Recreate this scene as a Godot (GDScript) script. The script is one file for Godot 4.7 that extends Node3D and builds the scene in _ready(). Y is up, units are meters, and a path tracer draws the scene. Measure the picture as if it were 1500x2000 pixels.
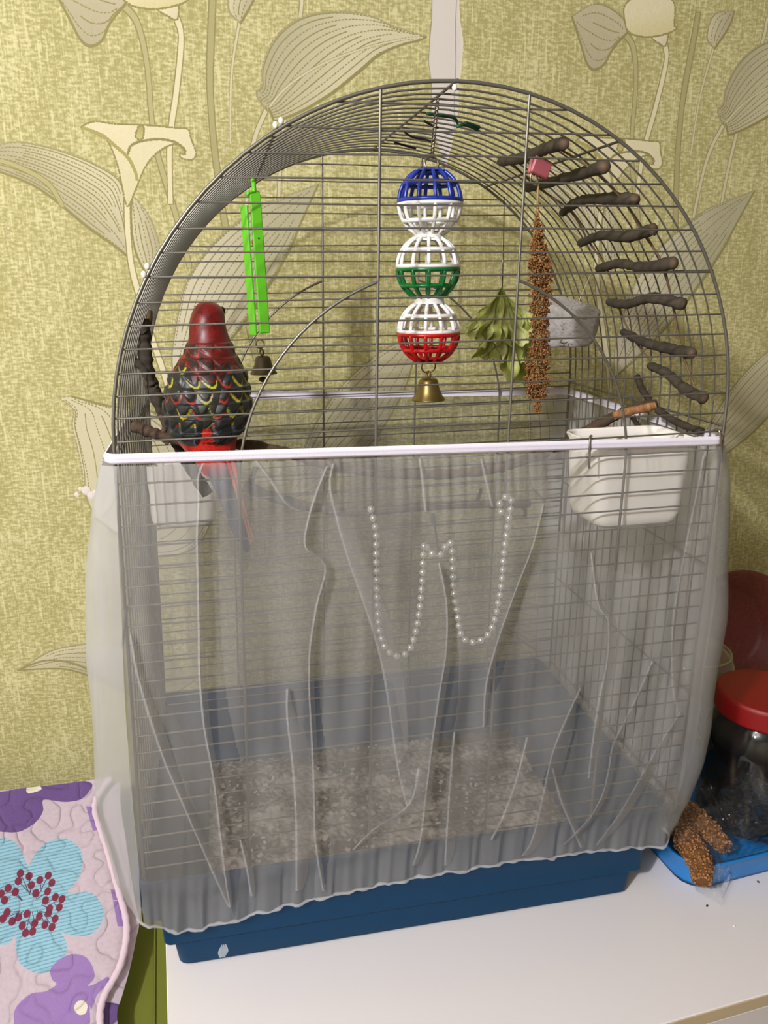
extends Node3D
# Bird cage under a sheer seed catcher, on a white dresser against a floral wallpapered wall.
# World frame: x right, y up, z towards the viewer; z = 0 is the cage's front face, the wall is at z = -0.52.

const EYE := Vector3(-0.20483, 0.61725, 0.71315)
const TURN := Vector3(-0.293487, -0.205424, -0.009518)
const FOCAL := 1511.4
const WALL := -0.52
const STEP := 0.0199844        # spacing of the cage's horizontal wires
const DEEP := 0.376            # depth of the cage
var cam_basis := Basis.from_euler(TURN)
var rng := RandomNumberGenerator.new()
var taken := {}
var M := {}

# ---------------------------------------------------------------- mesh builder
class MB:
	var v := PackedVector3Array()
	var uv := PackedVector2Array()
	var c := PackedColorArray()
	var ix := PackedInt32Array()
	func add(p: Vector3, t := Vector2.ZERO, k := Color.WHITE) -> int:
		v.append(p)
		uv.append(t)
		c.append(k)
		return v.size() - 1
	func tri(a: int, b: int, d: int) -> void:
		ix.append(a)
		ix.append(b)
		ix.append(d)
	func quad(a: int, b: int, d: int, e: int) -> void:
		tri(a, b, d)
		tri(a, d, e)
	func flat_quad(a: Vector3, b: Vector3, d: Vector3, e: Vector3) -> void:
		quad(add(a, Vector2(0, 0)), add(b, Vector2(1, 0)), add(d, Vector2(1, 1)), add(e, Vector2(0, 1)))
	# f(u, v) -> Vector3 with u, v in 0..1 ; cu / cv close the grid round
	func grid(f: Callable, nu: int, nv: int, cu := false, cv := false, kf = null, flip := false) -> void:
		var o := v.size()
		var wu := nu if cu else nu + 1
		var wv := nv if cv else nv + 1
		for j in wv:
			for i in wu:
				var a := float(i) / nu
				var b := float(j) / nv
				add(f.call(a, b), Vector2(a, b), kf.call(a, b) if kf != null else Color.WHITE)
		for j in nv:
			for i in nu:
				var i2 := (i + 1) % wu
				var j2 := (j + 1) % wv
				if flip:
					quad(o + j * wu + i, o + j2 * wu + i, o + j2 * wu + i2, o + j * wu + i2)
				else:
					quad(o + j * wu + i, o + j * wu + i2, o + j2 * wu + i2, o + j2 * wu + i)
	func tube(pts: PackedVector3Array, r, sides := 6, closed := false, col := Color.WHITE, squash := 1.0) -> void:
		var n := pts.size()
		var o := v.size()
		var up := Vector3.UP
		var last := Vector3.ZERO
		for i in n:
			var t: Vector3
			if closed:
				t = (pts[(i + 1) % n] - pts[(i + n - 1) % n]).normalized()
			else:
				t = (pts[mini(i + 1, n - 1)] - pts[maxi(i - 1, 0)]).normalized()
			if i == 0:
				up = Vector3.UP if absf(t.y) < 0.9 else Vector3.BACK
			else:
				var ax := last.cross(t)
				if ax.length() > 1e-6:
					up = up.rotated(ax.normalized(), last.angle_to(t))
			last = t
			var s := t.cross(up).normalized()
			var w := s.cross(t).normalized()
			var rad: float = r if r is float else r[i]
			for k in sides:
				var a := TAU * k / sides
				add(pts[i] + s * cos(a) * rad + w * sin(a) * rad * squash, Vector2(float(k) / sides, float(i) / n), col)
		for i in (n if closed else n - 1):
			var i2 := (i + 1) % n
			for k in sides:
				var k2 := (k + 1) % sides
				quad(o + i * sides + k, o + i2 * sides + k, o + i2 * sides + k2, o + i * sides + k2)
		if not closed:
			for e in [0, n - 1]:
				var m := add(pts[e], Vector2.ZERO, col)
				for k in sides:
					var k2 := (k + 1) % sides
					if e == 0:
						tri(m, o + k, o + k2)
					else:
						tri(m, o + e * sides + k2, o + e * sides + k)
	# profile: Vector2(radius, height) from bottom to top, turned round the y axis of xf
	func lathe(prof: PackedVector2Array, xf: Transform3D, segs := 32, col := Color.WHITE) -> void:
		var o := v.size()
		for j in prof.size():
			for i in segs:
				var a := TAU * i / segs
				add(xf * Vector3(cos(a) * prof[j].x, prof[j].y, sin(a) * prof[j].x), Vector2(float(i) / segs, float(j) / prof.size()), col)
		for j in prof.size() - 1:
			for i in segs:
				var i2 := (i + 1) % segs
				quad(o + j * segs + i, o + j * segs + i2, o + (j + 1) * segs + i2, o + (j + 1) * segs + i)
	func ball(p: Vector3, r: Vector3, n := 10, col := Color.WHITE, basis := Basis.IDENTITY) -> void:
		var o := v.size()
		for j in n + 1:
			var b := PI * j / n - PI / 2
			for i in n * 2:
				var a := PI * i / n
				add(p + basis * (Vector3(cos(a) * cos(b), sin(b), sin(a) * cos(b)) * r), Vector2(0.5 * i / n, float(j) / n), col)
		for j in n:
			for i in n * 2:
				var i2 := (i + 1) % (n * 2)
				quad(o + j * n * 2 + i, o + j * n * 2 + i2, o + (j + 1) * n * 2 + i2, o + (j + 1) * n * 2 + i)
	# box with bevelled edges
	func box(size: Vector3, xf := Transform3D.IDENTITY, bevel := 0.0015) -> void:
		var h := size / 2
		var b := minf(bevel, minf(h.x, minf(h.y, h.z)) * 0.6)
		var sg := [-1.0, 1.0]
		var put := func(q: Array) -> void:
			var mid := Vector3.ZERO
			for p: Vector3 in q:
				mid += p
			mid /= q.size()
			var nrm: Vector3 = (q[2] - q[0]).cross(q[1] - q[0])
			if nrm.dot(mid) < 0:
				q.reverse()
			var id := []
			for p: Vector3 in q:
				id.append(add(xf * p, Vector2(p.x + p.z, p.y + p.z)))
			tri(id[0], id[1], id[2])
			if q.size() == 4:
				tri(id[0], id[2], id[3])
		for ax in 3:
			var a1 := (ax + 1) % 3
			var a2 := (ax + 2) % 3
			for s: float in sg:
				var q := []
				for c2 in [[-1, -1], [1, -1], [1, 1], [-1, 1]]:
					var p := Vector3.ZERO
					p[ax] = s * h[ax]
					p[a1] = c2[0] * (h[a1] - b)
					p[a2] = c2[1] * (h[a2] - b)
					q.append(p)
				put.call(q)
			for s1: float in sg:
				for s2: float in sg:
					var q := []
					for e in [[-1.0, 0], [1.0, 0], [1.0, 1], [-1.0, 1]]:
						var p := Vector3.ZERO
						p[ax] = e[0] * (h[ax] - b)
						p[a1] = s1 * (h[a1] - (b if e[1] else 0.0))
						p[a2] = s2 * (h[a2] - (0.0 if e[1] else b))
						q.append(p)
					put.call(q)
		for sx: float in sg:
			for sy: float in sg:
				for sz: float in sg:
					put.call([Vector3(sx * h.x, sy * (h.y - b), sz * (h.z - b)), Vector3(sx * (h.x - b), sy * h.y, sz * (h.z - b)), Vector3(sx * (h.x - b), sy * (h.y - b), sz * h.z)])
	func done(colours := false) -> ArrayMesh:
		var n := PackedVector3Array()
		n.resize(v.size())
		for i in range(0, ix.size(), 3):
			var a := v[ix[i]]
			var k := (v[ix[i + 2]] - a).cross(v[ix[i + 1]] - a)
			n[ix[i]] += k
			n[ix[i + 1]] += k
			n[ix[i + 2]] += k
		for i in n.size():
			n[i] = n[i].normalized() if n[i].length_squared() > 1e-30 else Vector3.UP
		var a := []
		a.resize(Mesh.ARRAY_MAX)
		a[Mesh.ARRAY_VERTEX] = v
		a[Mesh.ARRAY_NORMAL] = n
		a[Mesh.ARRAY_TEX_UV] = uv
		if colours:
			a[Mesh.ARRAY_COLOR] = c
		a[Mesh.ARRAY_INDEX] = ix
		var m := ArrayMesh.new()
		m.add_surface_from_arrays(Mesh.PRIMITIVE_TRIANGLES, a)
		return m

# ---------------------------------------------------------------- painter for printed patterns (metres on the sheet)
class Painter:
	var w: int
	var h: int
	var o: Vector2      # sheet position of the texture's left top corner
	var k: Vector2      # texels per metre
	var px: PackedByteArray
	func _init(width: int, height: int, origin: Vector2, size: Vector2) -> void:
		w = width
		h = height
		o = origin
		k = Vector2(width / size.x, height / size.y)
		px.resize(w * h * 3)
	func put(x: int, y: int, r: float, g: float, b: float) -> void:
		if y < 0 or y >= h:
			return
		var i := (y * w + posmod(x, w)) * 3
		px[i] = int(r * 255.0)
		px[i + 1] = int(g * 255.0)
		px[i + 2] = int(b * 255.0)
	func tex(p: Vector2) -> Vector2:
		return Vector2((p.x - o.x) * k.x, (o.y - p.y) * k.y)
	func area(pts: PackedVector2Array, c1: Color, c2: Color, from := Vector2.ZERO, to := Vector2.ONE, grain := 0.03, stripes := 0.0) -> void:
		var q := PackedVector2Array()
		var lo := 1e9
		var hi := -1e9
		for p in pts:
			var t := tex(p)
			q.append(t)
			lo = minf(lo, t.y)
			hi = maxf(hi, t.y)
		var f := tex(from)
		var d := tex(to) - f
		var dd := maxf(d.length_squared(), 1e-6)
		var n := q.size()
		for y in range(maxi(int(lo), 0), mini(int(hi) + 1, h)):
			var xs := PackedFloat32Array()
			var yy := y + 0.5
			for i in n:
				var a := q[i]
				var b := q[(i + 1) % n]
				if (a.y <= yy) != (b.y <= yy):
					xs.append(a.x + (yy - a.y) / (b.y - a.y) * (b.x - a.x))
			xs.sort()
			for s in range(0, xs.size() - 1, 2):
				for x in range(int(round(xs[s])), int(round(xs[s + 1]))):
					var t := clampf((Vector2(x, y) - f).dot(d) / dd, 0.0, 1.0)
					var j := (float((x * 7919 + y * 104729 + x * y * 31) % 97) / 97.0 - 0.5) * grain
					if stripes > 0.0:
						j -= 0.13 * float(fposmod((y + 0.12 * x + 4.0 * sin(x * 0.013)) / k.y, stripes) < stripes * 0.3)
					put(x, y, clampf(lerpf(c1.r, c2.r, t) + j, 0, 1), clampf(lerpf(c1.g, c2.g, t) + j, 0, 1), clampf(lerpf(c1.b, c2.b, t) + j, 0, 1))
	func line(pts: PackedVector2Array, wide: float, c: Color, dash := 0.0) -> void:
		var run := 0.0
		for i in pts.size() - 1:
			var a := tex(pts[i])
			var b := tex(pts[i + 1])
			var len := pts[i].distance_to(pts[i + 1])
			var n := maxi(int(a.distance_to(b)), 1)
			for s in n:
				var t := float(s) / n
				if dash > 0.0 and fmod(run + t * len, dash) > dash * 0.55:
					continue
				var p := a.lerp(b, t)
				var rx := maxf(wide * k.x / 2, 0.5)
				var ry := maxf(wide * k.y / 2, 0.5)
				for y in range(int(floor(p.y - ry + 0.5)), int(floor(p.y + ry + 0.5))):
					for x in range(int(floor(p.x - rx + 0.5)), int(floor(p.x + rx + 0.5))):
						put(x, y, c.r, c.g, c.b)
			run += len
	func image() -> Image:
		return Image.create_from_data(w, h, false, Image.FORMAT_RGB8, px)

# ---------------------------------------------------------------- places
func ray(u: float, v: float) -> Vector3:
	return cam_basis * Vector3((u - 750.0) / FOCAL, (1000.0 - v) / FOCAL, -1.0)

func P(u: float, v: float, d: float) -> Vector3:      # on the plane d metres behind the cage's front face
	var r := ray(u, v)
	return EYE + r * ((-d - EYE.z) / r.z)

func table_y(x: float) -> float:                       # the dresser top stands a little out of level
	return -0.124 - 0.0148 * x

func T(u: float, v: float, up := 0.0) -> Vector3:      # on a plane `up` above the dresser top
	var r := ray(u, v)
	return EYE + r * ((-0.124 + up - 0.0148 * EYE.x - EYE.y) / (r.y + 0.0148 * r.x))

func C(x: float, y: float, d: float) -> Vector3:       # cage frame to world: the cage leans and flares a little towards its base
	var t := 1.0 - y / (24.0 * STEP)
	return Vector3(x * (1.0 + 0.0233 * maxf(t, 0.0)) - 0.01236 * t, y, -d)

func path(list: Array, d: float) -> PackedVector3Array:
	var a := PackedVector3Array()
	for p: Array in list:
		a.append(P(p[0], p[1], p[2] if p.size() > 2 else d))
	return a

func smooth3(a: PackedVector3Array, n := 6, closed := false) -> PackedVector3Array:
	var r := PackedVector3Array()
	var m := a.size()
	for i in (m if closed else m - 1):
		for s in n:
			var i0 := (i + m - 1) % m if closed else maxi(i - 1, 0)
			var i2 := (i + 1) % m
			var i3 := (i + 2) % m if closed else mini(i + 2, m - 1)
			r.append(a[i].cubic_interpolate(a[i2], a[i0], a[i3], float(s) / n))
	if not closed:
		r.append(a[m - 1])
	return r

func smooth2(a: PackedVector2Array, n := 6, closed := false) -> PackedVector2Array:
	var r := PackedVector2Array()
	var m := a.size()
	for i in (m if closed else m - 1):
		for s in n:
			var i0 := (i + m - 1) % m if closed else maxi(i - 1, 0)
			var i2 := (i + 1) % m
			var i3 := (i + 2) % m if closed else mini(i + 2, m - 1)
			r.append(a[i].cubic_interpolate(a[i2], a[i0], a[i3], float(s) / n))
	if not closed:
		r.append(a[m - 1])
	return r

# ---------------------------------------------------------------- objects
func numbered(called: String) -> String:
	if not taken.has(called):
		taken[called] = 0
		return called
	taken[called] += 1
	return "%s_%03d" % [called, taken[called]]

func tag(o: Node3D, label: String, category: String, group := "", kind := "") -> Node3D:
	o.set_meta("label", label)
	o.set_meta("category", category)
	if group:
		o.set_meta("group", group)
	if kind:
		o.set_meta("kind", kind)
	return o

func thing(called: String, label: String, category: String, at := Vector3.ZERO, group := "") -> Node3D:
	var o := Node3D.new()
	o.name = numbered(called)
	o.position = at
	add_child(o)
	return tag(o, label, category, group)

func part(called: String, mb: MB, mat: Material, parent: Node3D, colours := false, local := false) -> MeshInstance3D:
	var o := MeshInstance3D.new()
	o.mesh = mb.done(colours)
	o.material_override = mat
	o.name = called
	if parent == self:
		o.name = numbered(called)
	elif parent.get_parent() == self and not local:
		o.position = -parent.position
	parent.add_child(o, true)
	return o

func structure(called: String, mb: MB, mat: Material, label: String, parent: Node3D = self) -> MeshInstance3D:
	var o := part(called, mb, mat, parent)
	o.set_meta("kind", "structure")
	o.set_meta("label", label)
	return o

func mat(col: Color, rough := 0.6, metal := 0.0) -> StandardMaterial3D:
	var m := StandardMaterial3D.new()
	m.albedo_color = col
	m.roughness = rough
	m.metallic = metal
	m.cull_mode = BaseMaterial3D.CULL_DISABLED
	return m

func vmat(rough := 0.6) -> StandardMaterial3D:
	var m := mat(Color.WHITE, rough)
	m.vertex_color_use_as_albedo = true
	return m

func lin(r: float, g: float, b: float) -> Color:
	return Color(r / 255.0, g / 255.0, b / 255.0).srgb_to_linear()

func hexc(r: float, g: float, b: float) -> Color:
	return Color(r / 255.0, g / 255.0, b / 255.0)

func noise(seed_: int, freq: float, type := FastNoiseLite.TYPE_SIMPLEX_SMOOTH, oct := 1) -> FastNoiseLite:
	var n := FastNoiseLite.new()
	n.seed = seed_
	n.frequency = freq
	n.noise_type = type
	n.fractal_octaves = oct
	n.fractal_type = FastNoiseLite.FRACTAL_FBM if oct > 1 else FastNoiseLite.FRACTAL_NONE
	return n

func noise_image(seed_: int, w: int, h: int, fx: int, fy: int, freq := 0.5) -> PackedByteArray:
	var im := noise(seed_, freq).get_image(maxi(w / fx, 2), maxi(h / fy, 2), false, false, true)
	im.convert(Image.FORMAT_L8)
	im.resize(w, h, Image.INTERPOLATE_BILINEAR)
	return im.get_data()

# ================================================================ the scene
func _ready() -> void:
	rng.seed = 11
	view_and_light()
	materials()
	room()
	dresser()
	sofa_and_quilt()
	cage()
	cover()
	perches()
	bird()
	toys()
	food()
	beads()
	right_hand_things()

func view_and_light() -> void:
	var cam := Camera3D.new()
	cam.name = "camera"
	cam.position = EYE
	cam.basis = cam_basis
	cam.fov = rad_to_deg(2.0 * atan(1000.0 / FOCAL))
	cam.near = 0.02
	add_child(cam)
	cam.current = true
	var e := Environment.new()
	e.background_mode = Environment.BG_COLOR
	e.background_color = Color(0.02, 0.02, 0.025)
	e.tonemap_mode = Environment.TONE_MAPPER_LINEAR
	e.tonemap_exposure = 1.0
	e.sdfgi_enabled = true
	e.ssao_enabled = true
	e.ssil_enabled = true
	var w := WorldEnvironment.new()
	w.name = "world_environment"
	w.environment = e
	add_child(w)
	# the room's ceiling lamp: a glowing globe with a light of its size inside
	var at := Vector3(-1.12, 1.36, 1.25)
	var lamp := thing("ceiling_lamp", "white glass globe lamp hanging from the ceiling on a short rod", "lamp", at)
	var g := MB.new()
	g.ball(at, Vector3.ONE * 0.06, 12)
	var gm := mat(Color(1, 0.97, 0.92), 0.4)
	gm.emission_enabled = true
	gm.emission = Color(1.0, 0.93, 0.82)
	gm.emission_energy_multiplier = 4.0
	part("globe", g, gm, lamp)
	var rod := MB.new()
	rod.tube(PackedVector3Array([at + Vector3(0, 0.058, 0), Vector3(at.x, 1.548, at.z)]), 0.006, 8)
	rod.lathe(PackedVector2Array([Vector2(0.001, 1.52), Vector2(0.05, 1.525), Vector2(0.055, 1.549), Vector2(0.001, 1.549)]), Transform3D(Basis.IDENTITY, Vector3(at.x, 0, at.z)), 24)
	part("rod", rod, mat(Color(0.75, 0.72, 0.66), 0.35, 0.8), lamp)
	var l := OmniLight3D.new()
	l.name = "lamp_light"
	l.light_energy = 3.75
	l.light_color = Color(0.985, 0.985, 1.0)
	l.light_size = 0.05
	l.omni_range = 12.0
	l.omni_attenuation = 2.0
	l.shadow_enabled = true
	lamp.add_child(l)

func materials() -> void:
	M.wire = mat(hexc(126, 122, 114), 0.42, 0.7)
	M.wire_dark = mat(hexc(120, 116, 108), 0.45, 0.75)
	M.black = mat(hexc(22, 22, 24), 0.5)
	M.brass = mat(hexc(128, 108, 62), 0.36, 0.8)
	M.steel = mat(hexc(150, 140, 125), 0.3, 0.9)
	M.white_plastic = mat(hexc(244, 238, 230), 0.4)
	M.blue_tray = mat(hexc(6, 54, 88), 0.5)
	M.blue_tray.metallic_specular = 0.3
	M.green_plastic = mat(hexc(98, 190, 34), 0.4)
	M.cloth = mat(Color(0.84, 0.835, 0.845, 0.29), 0.9)
	M.cloth.transparency = BaseMaterial3D.TRANSPARENCY_ALPHA
	M.cloth.metallic_specular = 0.2
	M.cloth.backlight_enabled = true
	M.cloth.backlight = Color(0.12, 0.12, 0.12)
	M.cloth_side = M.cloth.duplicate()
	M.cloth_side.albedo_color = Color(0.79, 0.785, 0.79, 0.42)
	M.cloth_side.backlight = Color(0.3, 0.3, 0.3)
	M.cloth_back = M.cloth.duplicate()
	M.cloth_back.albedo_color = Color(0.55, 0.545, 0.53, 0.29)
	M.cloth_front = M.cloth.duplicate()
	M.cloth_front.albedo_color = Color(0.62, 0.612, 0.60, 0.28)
	M.elastic = mat(hexc(222, 216, 228), 0.85)
	M.room_paint = mat(hexc(158, 152, 132), 0.9)
	M.ceiling_paint = mat(hexc(190, 186, 180), 0.9)

# ---------------------------------------------------------------- room shell and the printed wallpaper
func slab(size: Vector3, at: Vector3) -> MB:
	var b := MB.new()
	b.box(size, Transform3D(Basis.IDENTITY, at), 0.002)
	return b

const REPEAT := 0.732
const SEAM := 0.152

func wpts(list: Array) -> PackedVector2Array:
	var a := PackedVector2Array()
	for p: Array in list:
		var q := P(p[0], p[1], -WALL)
		a.append(Vector2(q.x, q.y))
	return a

func leaf(pt: Painter, up: Array, low: Array, c1: Color, c2: Color, veins: int, edge := Color(0.56, 0.53, 0.34)) -> void:
	var a := smooth2(wpts(up), 8)
	var b := smooth2(wpts(low), 8)
	var ring := a.duplicate()
	var rb := b.duplicate()
	rb.reverse()
	ring.append_array(rb)
	pt.area(ring, c1, c2, a[a.size() / 2], b[b.size() / 2])
	var m := 40
	for i in veins:
		var f := (i + 0.5) / veins
		var ln := PackedVector2Array()
		var t0 := 0.03 + 0.22 * absf(sin(i * 2.3))
		var t1 := 0.97 - 0.3 * absf(sin(i * 1.7 + 1.0))
		for s in m + 1:
			var t := lerpf(t0, t1, float(s) / m)
			var bend := f + 0.35 * (f - 0.5) * sin(t * PI) * 0.6
			ln.append(along(a, t).lerp(along(b, t), clampf(bend, 0.02, 0.98)))
		pt.line(ln, 0.0013, edge, 0.005 if i % 2 else 0.0)
	pt.line(a, 0.0022, edge.lightened(0.15), 0.006)
	pt.line(b, 0.0026, edge)

func along(a: PackedVector2Array, t: float) -> Vector2:
	var f := clampf(t, 0, 1) * (a.size() - 1)
	var i := mini(int(f), a.size() - 2)
	return a[i].lerp(a[i + 1], f - i)

func petal(pt: Painter, pts: Array, c1: Color, c2: Color, from: Array, to: Array, edge: Color, dash := 0.004) -> void:
	var a := smooth2(wpts(pts), 8, true)
	var ft := wpts([from, to])
	pt.area(a, c1, c2, ft[0], ft[1])
	a.append(a[0])
	pt.line(a, 0.0022, edge, dash)

func stem(pt: Painter, pts: Array, wide: float, c: Color, edge: Color) -> void:
	var a := smooth2(wpts(pts), 10)
	pt.line(a, wide, edge)
	pt.line(a, wide * 0.7, c)

func wallpaper() -> StandardMaterial3D:
	var w := 1536
	var h := 2048
	var pt := Painter.new(w, h, Vector2(SEAM - REPEAT, 1.12), Vector2(REPEAT, 1.42))
	# woven ground: cream threads over an olive print
	var n1 := noise_image(1, w, h, 7, 44)
	var n2 := noise_image(2, w, h, 11, 3)
	var n3 := noise_image(3, w, h, 3, 2)
	var n4 := noise_image(4, w, h, 60, 90)
	var n5 := noise_image(5, w, h, 3, 20)
	var bump := PackedByteArray()
	bump.resize(w * h)
	var olive := hexc(168, 160, 106)
	var cream := hexc(212, 204, 156)
	for i in w * h:
		var v := (n2[i] - 128) * 0.0052 + (n3[i] - 128) * 0.0030 + (n4[i] - 128) * 0.0016 + (n5[i] - 128) * 0.0026 + maxf(n1[i] - 168, 0) * 0.011
		var t := clampf(0.42 + 1.25 * v, 0.0, 1.0)
		var k := i * 3
		pt.px[k] = int(255.0 * lerpf(olive.r, cream.r, t))
		pt.px[k + 1] = int(255.0 * lerpf(olive.g, cream.g, t))
		pt.px[k + 2] = int(255.0 * lerpf(olive.b, cream.b, t))
		bump[i] = int(60 + 130 * t)
	var ivory := hexc(222, 212, 176)
	var grey := hexc(176, 168, 138)
	var pale := hexc(206, 198, 166)
	var dark := hexc(150, 142, 100)
	var edge := hexc(146, 138, 88)
	# stems behind
	stem(pt, [[415, -30], [415, 0], [410, 150], [415, 250], [425, 340], [442, 450], [470, 560], [500, 700]], 0.010, hexc(172, 164, 118), edge)
	stem(pt, [[240, 10], [268, 45], [287, 125], [297, 240], [310, 310], [345, 425], [370, 520]], 0.008, hexc(180, 172, 126), edge)
	stem(pt, [[345, 36], [354, 75], [345, 175], [335, 245], [331, 300], [333, 395]], 0.0085, ivory, edge)
	stem(pt, [[590, -20], [586, 35], [560, 200], [546, 350], [545, 480]], 0.006, pale, edge)
	stem(pt, [[525, 205], [500, 262], [488, 320], [480, 420]], 0.006, pale, edge)
	stem(pt, [[467, 45], [452, 150], [450, 280]], 0.004, pale, edge)
	# large leaf, upper right of the sheet
	leaf(pt, [[526, 214], [512, 205], [500, 181], [512, 168], [513, 130], [537, 75], [585, 36], [650, 23], [720, 30], [770, 52], [833, 72]],
		[[526, 214], [532, 226], [537, 236], [560, 230], [600, 212], [650, 182], [700, 142], [745, 105], [790, 86], [815, 80], [833, 72]], grey, pale, 15, edge)
	stem(pt, [[527, 208], [560, 170], [620, 130], [700, 98], [780, 78], [825, 73]], 0.003, pale, edge)
	# the folded dark leaf and the open flower at the top
	leaf(pt, [[245, 8], [225, -30], [160, -60], [100, -30]], [[245, 8], [215, 45], [200, 78], [176, 91], [156, 76], [135, 36], [100, -30]], hexc(190, 180, 150), grey, 7, edge)
	leaf(pt, [[470, 45], [447, 20], [455, -30], [500, -40]], [[470, 45], [485, 20], [500, -10], [505, -40]], pale, grey, 5, edge)
	petal(pt, [[310, 18], [325, 30], [345, 39], [349, 20], [345, 5]], ivory, pale, [330, 10], [345, 40], edge)
	petal(pt, [[232, -60], [236, -15], [252, 8], [285, 17], [320, 16], [352, 8], [369, -2], [360, -10], [350, -60], [300, -90]], ivory, hexc(210, 198, 150), [290, -40], [300, 18], edge)
	# long leaf on the left
	leaf(pt, [[252, 500], [249, 440], [245, 392], [232, 350], [187, 321], [137, 300], [87, 285], [37, 277], [0, 282], [-40, 300], [-70, 330]],
		[[252, 503], [220, 478], [175, 447], [130, 410], [100, 386], [62, 361], [0, 336], [-40, 330], [-70, 330]], pale, grey, 17, edge)
	stem(pt, [[-40, 316], [0, 314], [50, 332], [95, 360], [122, 402]], 0.006, hexc(178, 170, 122), edge)
	leaf(pt, [[292, 545], [312, 500], [310, 470], [290, 420], [262, 385]], [[292, 545], [272, 510], [260, 470], [256, 420], [258, 385]], grey, pale, 7, edge)
	# the wide leaf behind the cage
	leaf(pt, [[345, 770], [335, 700], [345, 620], [365, 545], [420, 470], [500, 408], [560, 382], [622, 360]],
		[[345, 770], [400, 720], [470, 640], [525, 560], [565, 490], [590, 430], [622, 360]], hexc(206, 198, 172), hexc(178, 172, 142), 13, edge)
	leaf(pt, [[560, 980], [600, 860], [660, 760], [740, 690], [820, 650]], [[560, 980], [650, 930], [730, 860], [790, 760], [820, 650]], pale, grey, 11, edge)
	# the pale leaf low on the left
	leaf(pt, [[187, 1012], [165, 965], [160, 920], [150, 870], [141, 832], [143, 800], [118, 778], [140, 774]],
		[[187, 1012], [300, 1085], [390, 1060], [420, 960], [380, 860], [300, 805], [213, 793], [140, 774]], pale, hexc(214, 206, 172), 14, edge)
	leaf(pt, [[36, 1309], [90, 1276], [130, 1263], [200, 1257], [300, 1270], [380, 1330]], [[36, 1309], [110, 1306], [150, 1312], [205, 1332], [300, 1370], [380, 1330]], pale, grey, 8, edge)
	stem(pt, [[36, 1309], [90, 1290], [150, 1298], [205, 1328]], 0.003, dark, edge)
	# calla flower and its stem
	stem(pt, [[248, 398], [250, 460], [257, 520], [271, 575], [290, 640], [322, 735], [340, 800]], 0.0095, ivory, edge)
	petal(pt, [[161, 247], [185, 237], [225, 242], [295, 245], [345, 250], [367, 252], [373, 270], [383, 300], [374, 312], [354, 309], [352, 300], [361, 302], [360, 290], [338, 282], [305, 300], [283, 328], [266, 368], [249, 403], [238, 362], [230, 325], [214, 282], [200, 268], [165, 251]], ivory, hexc(214, 204, 164), [260, 245], [255, 400], edge)
	pt.line(smooth2(wpts([[163, 250], [200, 265], [226, 286], [250, 308], [264, 335], [268, 352]]), 8), 0.004, hexc(168, 158, 100), 0.004)
	pt.line(smooth2(wpts([[250, 300], [256, 285], [275, 276], [310, 272], [340, 277], [358, 290], [361, 300]]), 8), 0.003, edge, 0.004)
	petal(pt, [[265, 268], [270, 248], [276, 245], [281, 250], [278, 272]], hexc(170, 160, 104), hexc(196, 186, 130), [272, 245], [272, 272], edge)
	var m := mat(Color.WHITE, 0.82)
	m.albedo_texture = ImageTexture.create_from_image(pt.image())
	m.heightmap_enabled = true
	m.heightmap_scale = 0.05
	m.heightmap_texture = ImageTexture.create_from_image(Image.create_from_data(w, h, false, Image.FORMAT_L8, bump))
	m.metallic_specular = 0.3
	return m

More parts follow.
